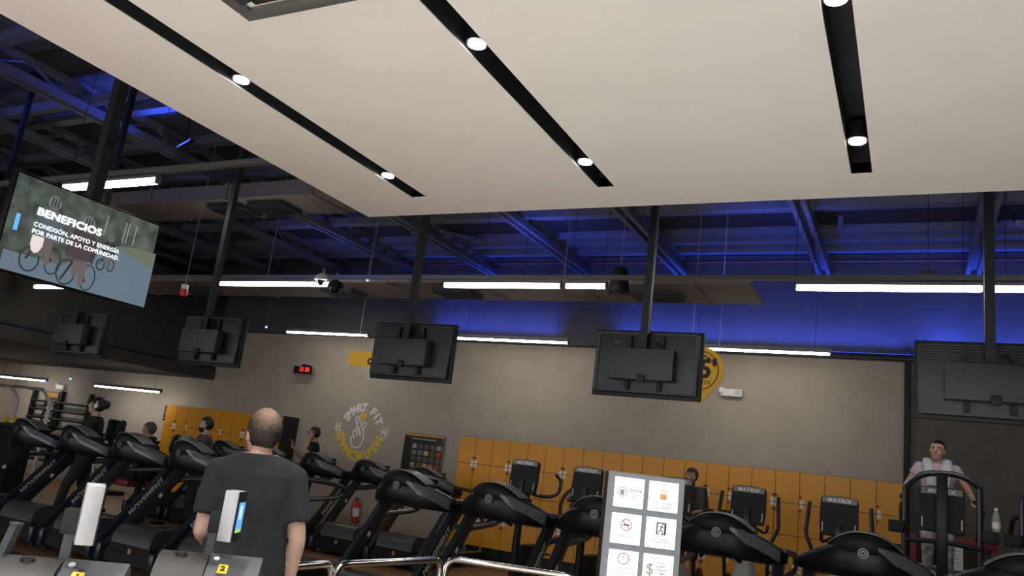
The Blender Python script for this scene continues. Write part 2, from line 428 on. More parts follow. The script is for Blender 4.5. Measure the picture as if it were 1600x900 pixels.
strip(-11.1, -9.1, 11.8, 3.68, 'tube light near the far wall, above the red digital clock', GW)
strip(-7.2, -5.05, 11.8, 3.7, 'tube light near the far wall, right of the second dark television', GW)
strip(-3.15, -1.05, 11.8, 3.7, 'tube light near the far wall, above the round yellow sign', GW)
GM = 'tube lights in the middle row over the treadmills'
Ym, Zm = 8.08, 3.69
strip(-9.05, -6.95, Ym, Zm, 'long tube light left of the pair of dome cameras', GM, (-8.15,))
strip(-5.2, -3.62, Ym, Zm, 'long tube light between the second and third television poles', GM, (-3.6,))
strip(-3.57, -3.07, Ym, Zm, 'short tube light stub just left of the black ceiling speaker', GM)
strip(-1.07, .555, Ym, Zm, 'long tube light at the right, left of the rightmost television pole', GM)
strip(.6, 1.9, Ym, Zm, 'tube light cut by the right edge of the photo', GM)
strip(-13.4, -12.55, Ym, Zm-.08, 'short tube light seen just under the cyclist screen', GM)
bm = B(); box(bm, (-6.2, Ym, Zm+.1), (16, .05, .05)); tag(obj('light_track', bm, M_alu, None, False), 'thin grey metal track carrying the middle row of tube lights', 'track')
GN = 'tube lights in the near row above the cyclist screen'
strip(-7.36, -6.93, 4.47, 3.7, 'short bright tube light directly above the top edge of the cyclist screen', GN, (), r=.03)
strip(-6.81, -6.03, 4.47, 3.7, 'long bright tube light at upper left, right of the screen pole', GN)
bm = B(); box(bm, (-6.6, 4.47, 3.8), (7, .05, .05)); tag(obj('light_track', bm, M_alu, None, False), 'thin grey metal track above the cyclist screen carrying two bright tubes', 'track')
GL = 'tube lights under the mezzanine at the far left'
strip(-16.85, -14.65, 12.1, 2.28, 'tube light under the mezzanine, left of the yellow lockers', GL)
strip(-20.6, -18.65, 12.1, 2.28, 'tube light under the mezzanine at the left edge of the photo', GL)

# blue uplights (small LED floods on the roof steel and the duct) with their lamps
BL = (.05, .12, 1.0)
def flood(p, to, power, label, size=.5):
    p = Vector(p); d = (Vector(to)-p).normalized()
    t = thing('blue_floodlight', label, 'light', p, 0, 'blue floodlights along the roof')
    q = d.to_track_quat('-Z', 'Y'); t.rotation_mode = 'QUATERNION'; t.rotation_quaternion = q
    obj('housing', one(bbox, (0, 0, .03), (size*.8, .08, .05), .01), M_black, t); obj('lens', one(box, (0, 0, .004), (size*.75, .05, .008)), mat('blue_tube', (.05, .12, 1), emit=2), t)
    if p.z > 5:
        up = q.inverted() @ Vector((0, 0, 1)); obj('bracket', one(cyl, (0, 0, .04), up*(ROOF-p.z), .012, 6), M_black, t)
    l = bpy.data.lights.new('blue_beam', 'AREA'); l.shape = 'RECTANGLE'; l.size = size; l.size_y = .1; l.energy = power; l.color = BL; l.spread = R(100)
    o = bpy.data.objects.new('blue_beam', l); COL.objects.link(o); o.parent = t; o.location = (0, 0, -.03)
FL = [((1.5, 12.68, 3.88), (1.5, 12.80, 5.2), .9, 'on the ledge above the right end of the lockers'), ((-.7, 12.68, 3.88), (-.7, 12.80, 5.2), .9, 'on the ledge above the rightmost lockers'),
      ((-3.3, 12.68, 3.88), (-3.3, 12.80, 5.2), .9, 'on the ledge behind the television by the round yellow sign'), ((-7.0, 12.68, 3.88), (-7.0, 12.80, 5.2), .8, 'on the ledge above the television by the rectangular sign'),
      ((3.7, 12.68, 3.88), (3.7, 12.80, 5.2), .8, 'on the ledge at the right edge of the photo'),
      ((-2.1, 9.4, 4.105), (-1.2, 11.2, 5.7), .5, 'on the duct behind the rightmost tube lights'), ((-5.0, 9.6, 4.105), (-5.0, 11.2, 5.7), .5, 'on the duct behind the third television pole'),
      ((-9.2, 9.6, 4.105), (-9.2, 11.2, 5.7), .22, 'on the duct behind the dome cameras'), ((2.0, 10.0, 5.1), (2.0, 11.2, 5.7), .3, 'on the roof steel at upper right'),
      ((-10.5, 3.2, 5.05), (-9.5, 4.6, 5.7), .35, 'on the roof steel left of the cyclist screen'), ((-8.2, 6.3, 5.05), (-8.6, 5.2, 5.7), .3, 'on the roof steel over the near tube lights')]
for p, to, f, lb in FL: flood(p, to, BLUE_W*f, 'small blue floodlight '+lb, 2.6 if 'ledge' in lb else .5)
struct('trim_2', one(bbox, ((XL+XR)/2, WY-.1, 3.815), (XR-XL, .2, .02), .004), M_dark)

# ------------------------------------------------------------------ hanging things
# televisions on ceiling poles (their backs face us)
def make_tv(label, x, style, pole_top=5.42, yy=5.0, group='televisions hung in front of the treadmills'):
    t = thing('television', label, 'television', (x, yy, 2.15), 0, group)     # screen faces +Y
    obj('panel', one(bbox, (0, .035, .22), (.735, .03, .445), .006), M_black, t)
    obj('back_cover', one(bbox, (0, .005, .225), (.70, .05, .41), .012), M_tvback, t)
    bm = B()
    if style:
        for i in range(6): box(bm, (0, -.024, .41-i*.016), (.66, .008, .006))
        for i in range(11): box(bm, (.31, -.024, .09+i*.022), (.05, .008, .008))
    else:
        for s in (-1, 1): box(bm, (s*.335, -.022, .225), (.02, .006, .38))
        box(bm, (0, -.022, .415), (.65, .006, .012)); box(bm, (0, -.022, .03), (.65, .006, .012))
    obj('vent_ridge', bm, M_tvback, t, False)
    for s in (-1, 1): obj('bracket_rail', one(box, (s*.11, -.035, .22), (.03, .03, .36)), M_black, t, False)
    bm = B(); bbox(bm, (0, -.1, .195), (.44, .08, .2), .004); obj('equipment_box', bm, M_tvbox, t)
    obj('box_bracket', one(bbox, (.02, -.145, .10), (.05, .03, .05), .004), M_black, t)
    obj('pole', one(box, (0, -.075, (pole_top-2.15+.2)/2+.1), (.05, .05, pole_top-2.15-.2)), M_black, t, False)
    obj('label_sticker', one(box, (-.2, -.021, .35), (.05, .003, .025)), M_tvbox, t, False)
    bm = B(); tube(bm, smooth_path([(.06, -.04, .36), (.1, -.07, .33), (.12, -.06, .25)]), .005, 6); obj('cable', bm, M_black, t)
    return t
make_tv('black television back on a pole, partly cut by the right edge of the photo', .365, 1)
make_tv('black television back on a pole, in front of the round yellow sign', -1.575, 0)
make_tv('black television back on a pole, beside the rectangular yellow sign', -3.43, 1)
make_tv('black television back on a pole, left of the red digital clock', -5.57, 1)
make_tv('black television back on a pole, below the cyclist screen', -7.36, 0)
t = thing('ceiling_pole', 'dark square pole hanging from the roof at the left edge, left of the cyclist screen', 'pole', (-9.33, 5.0, 3.3))
obj('post', one(box, (0, 0, 1.06), (.05, .05, 2.12)), M_black, t, False); obj('top_plate', one(box, (0, 0, 2.13), (.16, .16, .02)), M_black, t, False)

# big screen with the cyclists
SXs = -5.8
t = thing('display_screen', 'large lit display showing cyclists on a road with white text, hung at upper left', 'screen', (SXs, 3.79, 2.52), 0)
yl, yr, zb, zt = 3.205-3.79, 4.435-3.79, 2.535-2.52, 3.245-2.52
W_, H_ = yr-yl, zt-zb
def emat(name, c, e=1.): return mat(name, c, .4, emit=e)
bm = B(); bbox(bm, (-.035, 0, (zb+zt)/2), (.07, W_+.03, H_+.03), .006); obj('frame', bm, M_black, t)
def screen_mat():
    m = bpy.data.materials.new('screen_picture'); m.use_nodes = True; nt = m.node_tree; b = nt.nodes['Principled BSDF']
    tc = nt.nodes.new('ShaderNodeTexCoord'); n = nt.nodes.new('ShaderNodeTexNoise'); n.inputs['Scale'].default_value = 9; n.inputs['Detail'].default_value = 8
    r = nt.nodes.new('ShaderNodeValToRGB'); r.color_ramp.elements[0].position = .35; r.color_ramp.elements[1].position = .7
    r.color_ramp.elements[0].color = (.03, .042, .034, 1); r.color_ramp.elements[1].color = (.10, .125, .10, 1)
    nt.links.new(tc.outputs['Object'], n.inputs['Vector']); nt.links.new(n.outputs['Fac'], r.inputs[0])
    nt.links.new(r.outputs[0], b.inputs['Emission Color']); b.inputs['Emission Strength'].default_value = 1.0
    b.inputs['Base Color'].default_value = (.01, .01, .01, 1); b.inputs['Roughness'].default_value = .3
    return m
obj('picture', one(box, (.002, 0, (zb+zt)/2), (.004, W_, H_)), screen_mat(), t, False)
def flat(poly, name, m, lvl=1, par=None):      # flat print on the lit screen, in (u right, v up) fractions of the picture
    bm = B(); x = .004+lvl*.0012
    vs = [bm.verts.new((x, yl+u*W_, zb+v*H_)) for u, v in poly]; bm.faces.new(vs)
    bmesh.ops.extrude_face_region(bm, geom=bm.faces[:])
    for v in vs: v.co.x -= .0008
    return obj(name, bm, m, par or t, False)
def disc(u, v, ru, rv, n=18, a0=0, a1=2*PI): return [(u+ru*math.cos(a0+(a1-a0)*i/n), v+rv*math.sin(a0+(a1-a0)*i/n)) for i in range(n)]
flat([(.0, 0), (1, 0), (1, .46), (.9, .50), (.674, .58), (.60, .56), (.36, .2), (0, .2)], 'road_picture', emat('road_blue', (.095, .135, .17)))
flat([(.674, .58), (.9, .50), (1, .46), (1, .66), (.8, .64)], 'verge_picture', emat('verge_green', (.10, .125, .085)), 1)
for u in (.72, .745, .80, .58): flat([(u, .66), (u+.007, .66), (u+.012, .9), (u+.005, .9)], 'tree_picture', emat('trunk_pale', (.2, .225, .2)), 2)
def ring(u, v, ru, rv, wd, name, m, lvl):
    bm = B(); x = .004+lvl*.0012; n = 24
    A = [bm.verts.new((x, yl+(u+ru*math.cos(i*2*PI/n))*W_, zb+(v+rv*math.sin(i*2*PI/n))*H_)) for i in range(n)]
    C_ = [bm.verts.new((x, yl+(u+(ru-wd*.6)*math.cos(i*2*PI/n))*W_, zb+(v+(rv-wd)*math.sin(i*2*PI/n))*H_)) for i in range(n)]
    for i in range(n): bm.faces.new((A[i], A[(i+1) % n], C_[(i+1) % n], C_[i]))
    return obj(name, bm, m, t, False)
eb = emat('cyclist_dark', (.022, .027, .03)); es = emat('cyclist_skin', (.10, .085, .08)); em = emat('cyclist_maroon', (.05, .035, .045)); eg = emat('cyclist_grey', (.07, .09, .105))
eh = emat('helmet_grey', (.12, .135, .13))
for u, v, k, top, lv in ((.225, .535, .98, eg, 3), (.465, .44, 1.02, em, 5), (.645, .52, .5, eb, 3)):
    d = lambda a, b: (u+a*k, v+b*k)
    ring(u-.07*k, v-.37*k if v-.52*k > .005 else .145, .065*k, .14*k, .018, 'wheel_picture', eb, lv); ring(u+.075*k, v-.33*k if v-.48*k > .005 else .15, .055*k, .145*k, .016, 'wheel_picture', eb, lv)
    flat([d(-.1, -.38), d(-.085, -.38), d(-.02, -.12), d(.06, -.35), d(.07, -.33), d(0, -.08), d(-.03, -.08)], 'bicycle_picture', eb, lv) if v > .0 else None
    flat([d(-.01, -.12), d(.05, -.12), d(.055, -.38), d(.02, -.39)], 'leg_picture', es, lv+1)
    flat([d(-.04, -.12), d(.0, -.12), d(-.0, -.32), d(-.035, -.3)], 'leg_picture', es, lv+1)
    flat([d(-.085, .12), d(-.06, .2), d(.04, .21), d(.085, .12), d(.075, -.1), d(.03, -.14), d(-.04, -.14), d(-.07, -.06)], 'jersey_picture', top, lv+1)
    flat([d(-.07, .17), d(-.1, .02), d(-.1, -.12), d(-.075, -.12), d(-.05, .1)], 'arm_picture', top, lv+1); flat([d(.06, .17), d(.1, .0), d(.085, -.14), d(.065, -.12), d(.05, .1)], 'arm_picture', top, lv+1)
    flat(disc(u, v+.25*k, .03*k, .07*k), 'face_picture', es, lv+2); flat(disc(u, v+.29*k, .042*k, .08*k), 'helmet_picture', eh, lv+2)
    for q in (-.02, 0, .02): flat([d(q-.005, .25), d(q+.003, .25), d(q+.009, .35), d(q+.001, .35)], 'helmet_vent_picture', eb, lv+3)
flat([(.018, .415), (.042, .415), (.042, .59), (.018, .59)], 'tab_picture', emat('tab_blue', (.12, .38, .95)), 6)
flat([(.137, .425), (.21, .425), (.212, .33), (.195, .265), (.174, .24), (.15, .265), (.135, .33)], 'badge_picture', emat('badge_white', (.62, .56, .54)), 9)
ewt = emat('caption_white', (.8, .83, .85), 1.1)
def cap(s, size, u, v, bold, stretch):
    b_ = text_bm(s, size, 0, .0004, 'LEFT', 1.05, stretch, bold)
    xf(b_, T(.0165, yl+u*W_, zb+v*H_) @ FACE_X); return obj('caption', b_, ewt, t, False)
cap('BENEFICIOS', .078, .128, .675, .0042, 1.24)
cap('CONEXIÓN, APOYO Y ENERGÍA', .046, .126, .535, .0014, 1.04); cap('POR PARTE DE LA COMUNIDAD.', .046, .126, .46, .0014, 1.04)
obj('wall_bracket', one(box, (-.13, .06, .4), (.12, .3, .3)), M_black, t, False)
obj('pole', one(box, (-.22, .12, 1.6), (.09, .09, 2.6)), M_tvbox, t, False)

# yellow rectangular sign and pin-shaped sign
p = at(583, 563, Y=10.0)
t = thing('hanging_sign', 'yellow rectangular hanging sign with dark lettering, half hidden behind a television', 'sign', (p.x+.1, 10.0, 2.96), 0)
bm = B(); prism(bm, [(-.58, .13), (.65, .13), (.65, -.13), (-.55, -.095)], 'y', -.01, .01); obj('board', bm, M_sign, t, False)
obj('lettering', xf(text_bm('ca', .2, 0, .001, 'LEFT', fat=.008), T(-.2, -.0125, 0) @ FACE_Y), M_blackprint, t, False)
for x_ in (-.44,): obj('cable', one(cyl, (x_, 0, .12), (x_, 0, 2.47), .005, 5), M_wire, t)
p = at(1095, 587, Y=10.0)
t = thing('hanging_sign', 'round yellow pin-shaped hanging sign with black numeral, right of a television', 'sign', (p.x-.03, 10.0, 3.04), 0)
pin = [(.32*math.cos(a), .06+.3*math.sin(a)) for a in [R(-38+i*12) for i in range(22)]]+[(-.25, -.13), (-.04, -.37), (.05, -.37)]
bm = B(); prism(bm, pin, 'y', -.012, .012); obj('board', bm, M_sign, t, False)
bm = B(); tube(bm, [(.25*math.cos(i*PI/20), -.014, .05+.25*math.sin(i*PI/20)) for i in range(40)], .006, 6, True); obj('ring', bm, M_blackprint, t)
obj('numeral', xf(text_bm("5'", .33, 0, .001, 'LEFT', fat=.012), T(.0, -.0135, .06) @ FACE_Y), M_blackprint, t, False)
obj('lettering', xf(arc_text('AINING', .195, 78, 38, .06, True, .001), T(0, -.0135, .05) @ FACE_Y), M_blackprint, t, False)
obj('lettering', xf(text_bm('TOS', .065, .001), T(.1, -.0135, -.1) @ FACE_Y), M_blackprint, t, False)
for x_ in (-.11, .24): obj('cable', one(cyl, (x_, 0, .28), (x_, 0, 2.39), .005, 5), M_wire, t)

# digital clock on the wall
p = at(473, 578, Y=WY-.2)
t = thing('digital_clock', 'black digital wall clock with glowing red digits reading 12 32', 'clock', (p.x, WY, p.z))
obj('case', one(bbox, (0, -.2, 0), (.43, .08, .15), .008), M_black, t); obj('bracket', one(box, (.0, -.1, .09), (.1, .2, .06)), M_black, t, False)
obj('digits', xf(text_bm('12 32', .12, .001, .002), T(.075, -.2425, .005) @ FACE_Y), M_ledred, t, False)
# emergency light on the wall
p = at(1143, 614, Y=WY-.06)
t = thing('emergency_light', 'white emergency light box on the grey wall, right of the round yellow sign', 'emergency light', (p.x, WY, p.z))
obj('case', one(bbox, (0, -.05, 0), (.34, .1, .12), .015), M_plate, t)
obj('lamp_head', one(bbox, (-.15, -.08, .03), (.09, .08, .1), .02, (0, .5, 0)), M_plate, t)
bm = B()
for i in range(3): box(bm, (.1, -.101, -.02+i*.025), (.1, .004, .006))
obj('vent', bm, M_tvbox, t, False)
p = at(95, 605, Y=WY-.06)
t = thing('emergency_light', 'small pale emergency light above the exercise poster at far left', 'emergency light', (p.x, WY, p.z))
obj('case', one(bbox, (0, -.05, 0), (.3, .1, .12), .015), M_plate, t); obj('lamp_head', one(bbox, (-.12, -.07, .05), (.1, .08, .08), .02), M_plate, t)
# dome cameras
for (px, py), lb in (((504, 438), 'round white dome camera hanging higher, beside the middle light tube'), ((524, 449), 'dark dome camera hanging lower, at the end of the light tube')):
    p = at(px, py, Y=Ym)
    t = thing('dome_camera', lb, 'camera', p, 0, 'pair of dome cameras')
    bm = B(); lathe(bm, [(.0, .09), (.05, .09), (.1, .05), (.11, 0), (.095, -.01), (.0, -.01)]); obj('housing', bm, M_plate if px < 510 else M_tvbox, t)
    bm = B(); ell(bm, (0, 0, -.01), (.07, .07, .075)); obj('dome', bm, M_gloss, t)
    obj('stem', one(cyl, (0, 0, .09), (0, 0, .16 if px < 510 else .2), .02, 8), M_alu, t)
# speaker
p = at(968, 440, Y=8.6)
t = thing('ceiling_speaker', 'black bell-shaped pendant speaker hanging under the light track right of the short tube', 'speaker', p)
bm = B(); lathe(bm, [(.0, .17), (.06, .17), (.09, .12), (.125, -.1), (.13, -.14), (.11, -.15), (.0, -.15)], seg=20); obj('body', bm, M_black, t)
obj('cone', one(cyl, (0, 0, -.155), (0, 0, -.15), .06, 14), M_tvbox, t); obj('cable', one(cyl, (0, 0, .17), (0, 0, ROOF-p.z), .004, 5), M_wire, t)
# red alarm siren
p = at(288, 452, Y=7.0)
t = thing('alarm_siren', 'red and white hanging alarm siren below the roof, left of the long tube light', 'alarm', p)
bm = B(); lathe(bm, [(.0, -.1), (.04, -.09), (.055, -.05), (.05, 0), (.0, .0)]); obj('lamp', bm, M_red, t)
obj('cap', one(cyl, (0, 0, 0), (0, 0, .06), .045, 12), M_plate, t); obj('cable', one(cyl, (0, 0, .06), (0, 0, ROOF-p.z), .004, 5), M_wire, t)
# small LED pendants
for (px, py, yy), lb in (((574, 437, 9.0), 'tiny blue indicator light on a thin wire left of the second television pole'), ((416, 511, 11.9), 'tiny blue indicator light at the left end of the far tube light'),
                     ((73, 596, 12.2), 'tiny blue indicator light under the mezzanine'), ((110, 592, 12.2), 'thin blue lit wire under the mezzanine')):
    p = at(px, py, Y=yy)
    t = thing('indicator_light', lb, 'light', p, 0, 'tiny blue indicator lights')
    bm = B(); ell(bm, (0, 0, 0), .022, u=10, v=8); obj('lamp', bm, M_ledblue, t)
    obj('wire', one(cyl, (0, 0, .02), (0, 0, (2.7 if p.z < 3 else ROOF)-p.z), .004, 5), M_wire, t)
for (px, py), lb in (((752, 437), 'left'), ((817, 434), 'centre'), ((1243, 434), 'right'), ((1450, 429), 'farthest right')):
    p = at(px, py, Y=Ym+.5)
    t = thing('fan_box', 'small dark junction box above the light track, %s one of four' % lb, 'box', p, 0, 'dark boxes above the light track')
    obj('box', one(bbox, (0, 0, 0), (.15, .1, .05), .008), M_black, t); obj('hanger', one(cyl, (0, 0, .03), (0, 0, ROOF-p.z), .004, 5), M_black, t)

# ------------------------------------------------------------------ wall graphics
def hx(x, z): return (x, -.002, z)
t = thing('wall_mural', 'white and yellow painted round slogan with hand making a heart on the grey wall', 'mural', (-9.72, WY, 1.95))
obj('lettering', xf(arc_text('SMART FIT', .44, 150, 28, .225, True, 0, .001, .013), T(0, -.002, 0) @ FACE_Y), M_print, t, False)
obj('lettering', xf(arc_text('GYMCRUSH', .50, 197, 340, .24, False, 0, .001, .015), T(0, -.002, 0) @ FACE_Y), M_goldprint, t, False)['label'] = 'yellow lettering'
for s, x in (('ES', -.56), ('MI', .57)):
    obj('lettering', xf(text_bm(s, .16, fat=.005), T(x, -.002, .0) @ FACE_Y), M_print, t, False)
    for dz in (-.095, .095): obj('bar', one(box, (x, -.003, dz), (.15, .004, .012)), M_print, t, False)
bm = B()
def line(pts, w=.016): tube(bm, [hx(*q) for q in smooth_path2(pts)], w, 6, flat=(.003, w))
def smooth_path2(pts): return [(v.x, v.z) for v in smooth_path([(a, 0, b) for a, b in pts], 5)]
line([(-.10, .16), (-.155, .2), (-.14, .25), (-.09, .25), (-.02, .13), (.06, .0), (.09, -.13), (.05, -.28), (-.05, -.34), (-.15, -.31), (-.2, -.22), (-.2, -.14), (-.15, -.12), (-.12, -.18)])
line([(-.15, -.12), (-.17, -.04), (-.12, -.0), (-.08, -.06), (-.07, -.12)]); line([(-.12, 0), (-.1, .06), (-.05, .04), (.01, -.07)])
line([(-.155, .2), (-.09, .06), (-.02, -.06), (.02, -.12)]); line([(.02, .1), (.05, .16), (.1, .16), (.1, .1), (.05, .0)])
obj('hand_drawing', bm, M_print, t)
hp = [(0, -.09), (-.07, -.01), (-.075, .04), (-.04, .065), (0, .035), (.04, .065), (.075, .04), (.07, -.01)]
bm = B(); prism(bm, [(x*1.1+.01, z*1.1+.29) for x, z in hp], 'y', -.003, -.001); obj('heart', bm, M_goldprint, t, False)
bm = B()
for a in (40, 65, 90, 115, 140): cyl(bm, hx(.01+.11*math.cos(R(a)), .3+.11*math.sin(R(a))), hx(.01+.14*math.cos(R(a)), .3+.14*math.sin(R(a))), .006, 6)
obj('rays', bm, M_print, t)

# chart poster
p0 = at(636, 675, Y=WY); p1 = at(697, 681, Y=WY)
t = thing('chart_poster', 'black wall poster with a grid of small coloured squares and a gold header', 'poster', ((p0.x+p1.x)/2, WY-.022, 1.5))
PW = p1.x-p0.x; PH = 1.1; zt_ = p0.z-1.5
obj('board', one(bbox, (0, -.012, zt_-PH/2), (PW, .024, PH), .004), M_blackprint, t)
obj('header', one(box, (0, -.026, zt_-.03), (PW, .006, .05)), M_goldstripe, t, False)
obj('edge_strip', one(box, (PW/2+.004, -.02, zt_-PH/2), (.014, .03, PH)), M_alu, t, False)
obj('lettering', xf(text_bm('- - - - - - - - - - - - - - - - - -', .05, .004), T(0, -.026, zt_-.1) @ FACE_Y), M_print, t, False)
cols = ['red_tile', 'blue_tile', 'olive_tile', 'gold_tile', 'orange_tile']
ct = {'r': mat('tile_red', (.38, .04, .03), .6), 'b': mat('tile_slate', (.1, .16, .19), .6), 'g': mat('tile_green', (.08, .1, .05), .6), 'y': mat('tile_gold', (.55, .32, .08), .6), 'o': mat('tile_orange', (.45, .13, .05), .6),
      'k': mat('tile_grey', (.09, .08, .075), .6), 'w': mat('tile_pale', (.32, .29, .26), .6)}
for r_, row in enumerate(('wkkgw', 'bbygr', 'kkkkk', 'wgyor', 'kkkkk', 'rgkor', 'kkkkk')):
    for c_, ch in enumerate(row):
        x_ = -PW/2+.25+c_*.135; z_ = zt_-.24-r_*.115
        obj('tile', one(box, (x_, -.026, z_), (.095, .005, .085)), ct[ch], t, False)
# exercise poster at far left
p = at(78, 640, Y=WY-.02)
t = thing('exercise_poster', 'tall black exercise poster with yellow header and white figures at far left', 'poster', (p.x, WY-.022, p.z))
obj('board', one(bbox, (0, -.012, -.1), (.5, .024, 1.1), .004), M_blackprint, t); obj('header', one(box, (0, -.026, .37), (.44, .004, .12)), M_goldstripe, t, False)
for r_ in range(3):
    for c_ in range(2):
        x_, z_ = -.11+c_*.22, .12-r_*.3; bm = B()
        box(bm, (x_, -.026, z_), (.05, .004, .12)); box(bm, (x_, -.026, z_-.08), (.03, .004, .08)); box(bm, (x_+.035, -.026, z_+.03), (.03, .004, .08), (0, .5, 0)); ell(bm, (x_, -.026, z_+.09), (.025, .003, .028), u=10, v=6)
        obj('figure', bm, M_print, t, False)
p = at(263, 646, Y=WY-.02)
t = thing('wall_notice', 'small dark notice on the wall at the left edge of the left lockers', 'sign', (p.x-.05, WY, p.z))
obj('board', one(bbox, (0, -.01, 0), (.2, .02, .34), .003), M_blackprint, t); obj('pictogram', one(box, (0, -.022, .03), (.12, .003, .14)), M_alu, t, False); obj('lettering', one(box, (0, -.022, -.11), (.14, .003, .03)), M_alu, t, False)

# ------------------------------------------------------------------ lockers
LY = 12.4; DW = .3555; LZ0, LZ1 = .24, 2.04
def lock_unit(x0, ncol, pairs, label, group, side=False):
    t = thing('locker', label, 'locker', (x0, LY, 0), 0, group); Wd = ncol*CW
    bm = B(); box(bm, (Wd/2, .225, (LZ0+LZ1)/2), (Wd, .40, LZ1-LZ0)); obj('body', bm, M_lockerb, t, False)
    obj('base', one(box, (Wd/2, .26, LZ0/2), (Wd-.06, .36, LZ0-.001)), M_lockerb, t, False)
    bm = B()
    for i in range(ncol+1): box(bm, (min(max(i*CW, .03), Wd-.03), .05, LZ0/2), (.03, .03, LZ0))
    bm.free()
    for i in range(ncol+1): obj('leg', one(box, (min(max(i*CW, .03), Wd-.03), .05, LZ0/2), (.03, .03, LZ0)), M_silver if ncol == 2 else M_lockerb, t, False)
    RH = (LZ1-LZ0)/4
    for c in range(ncol):
        hs = pairs[c]                              # which side of the door the knob is on
        for r in range(4):
            z0 = LZ0+r*RH
            d = obj('door', DOOR, None, t, False); d.location = ((c+.5)*CW, .01, z0+RH/2)
            up = 1 if r in (2, 0) else -1          # knobs meet at the joints of rows 1|2 and 3|4
            k = obj('knob', KNOB, None, d); k.location = (hs*(CW/2-.018), -.016, up*(RH/2-.1))
            k2 = obj('number_plate', PLATE, None, d, False); k2.location = (hs*(CW/2-.036), -.012, up*(RH/2-.03))
    return t
CW = 6.83/12*12.4/12.0*12/21*1.0
CW = (at(1412, 757, Y=LY).x-at(720, 680, Y=LY).x)/21
RHH = (LZ1-LZ0)/4
def mk(bm, m): 
    bmesh.ops.recalc_face_normals(bm, faces=bm.faces[:]); me = bpy.data.meshes.new('locker_piece'); bm.to_mesh(me); bm.free(); me.materials.append(m); return me
DOOR = mk(one(box, (0, 0, 0), (CW-.008, .02, RHH-.008)), M_yellow)
KNOB = mk(one(lathe, [(.012, -.012), (.016, -.006), (.016, .006), (.0, .012)], seg=10, rot=(PI/2, 0, 0)), mat('dark_red_knob', (.09, .012, .01), .4))
PLATE = mk(one(box, (0, 0, 0), (.052, .004, .05)), M_plate)
obj_ = obj
def obj(name, bm, m, parent=None, smooth=True, norm=True):
    if isinstance(bm, bpy.types.Mesh) and m is None:
        o = bpy.data.objects.new(name, bm); COL.objects.link(o); o.parent = parent; return o
    return obj_(name, bm, m, parent, smooth, norm)
x = at(720, 680, Y=LY).x
GR = 'yellow lockers along the far wall, right bank'
for n, pr, lb in ((2, (1, -1), 'narrow two-column yellow locker unit nearest the chart poster'),
                  (3, (1, -1, -1), 'three-column yellow locker unit behind the console of the leftmost upright bike'),
                  (3, (1, -1, -1), 'three-column yellow locker unit just left of the lit notice totem'),
                  (4, (1, -1, 1, -1), 'four-column yellow locker unit mostly behind the lit notice totem'),
                  (3, (1, -1, -1), 'three-column yellow locker unit behind the man in the olive shirt'),
                  (3, (1, -1, -1), 'three-column yellow locker unit between the two rightmost elliptical consoles'),
                  (3, (1, -1, -1), 'three-column yellow locker unit at the right end, beside the black wall trim')):
    lock_unit(x, n, pr, lb, GR); x += n*CW
t = thing('locker_lettering', 'large black ring and letter marks painted across the yellow locker doors', 'lettering', (-4.8, LY-.006, 1.06))
bm = B(); tube(bm, [(.34*math.cos(a), 0, .36*math.sin(a)) for a in [i*PI/24 for i in range(48)]], .03, 6, True, flat=(.002, .035)); obj('ring', bm, M_blackprint, t)
bm = B(); tube(bm, [(.14*math.cos(a), 0, .17*math.sin(a)) for a in [i*PI/16 for i in range(32)]], .03, 6, True, flat=(.002, .05)); obj('inner_ring', bm, M_blackprint, t)
bm = B(); box(bm, (2.09, 0, .27), (.08, .004, .07)); box(bm, (2.3, 0, .28), (.22, .004, .07)); box(bm, (2.23, 0, .2), (.08, .004, .2)); obj('letter_marks', bm, M_blackprint, t, False)
x1 = at(443, 650, Y=LY).x; x = x1-10*CW
GR = 'yellow lockers at far left'
for n, pr, lb in ((3, (1, -1, -1), 'three-column yellow locker unit at the left end of the far left bank'), (3, (1, -1, -1), 'three-column yellow locker unit behind the man holding a grey towel'),
                  (4, (1, -1, 1, -1), 'four-column yellow locker unit behind the head of the balding man')):
    lock_unit(x, n, pr, lb, GR); x += n*CW
tag(obj('end_panel', one(box, (x1+.016, LY+.225, 1.03), (.028, .45, 2.06)), M_lockerb, None, False), 'black side panel closing the right end of the far left lockers', 'panel')

# fire extinguisher
p = at(559, 782, Y=WY-.1)
t = thing('fire_extinguisher', 'red fire extinguisher with pale label hung on the grey wall', 'fire extinguisher', (p.x, WY-.1, .22))
bm = B(); lathe(bm, [(.06, 0), (.078, .02), (.078, .38), (.06, .44), (.025, .47), (.0, .47)], seg=20); obj('cylinder', bm, M_red, t)
bm = B(); lathe(bm, [(.0793, .14), (.0793, .32)], seg=20); obj('label', bm, M_plate, t)
bm = B(); cyl(bm, (0, 0, .46), (0, 0, .52), .02); box(bm, (0, -.04, .53), (.02, .13, .015)); box(bm, (0, -.04, .5), (.02, .1, .012), (.3, 0, 0)); obj('valve', bm, M_tvbox, t)
bm = B(); tube(bm, smooth_path([(-.02, 0, .5), (-.1, -.02, .46), (-.115, -.02, .3), (-.1, -.02, .1)]), .012); obj('hose', bm, M_red, t)
obj('hanger', one(cyl, (0, .03, .52), (0, .05, .68), .006, 6), M_wire, t); t.scale = (.86, .86, .88)

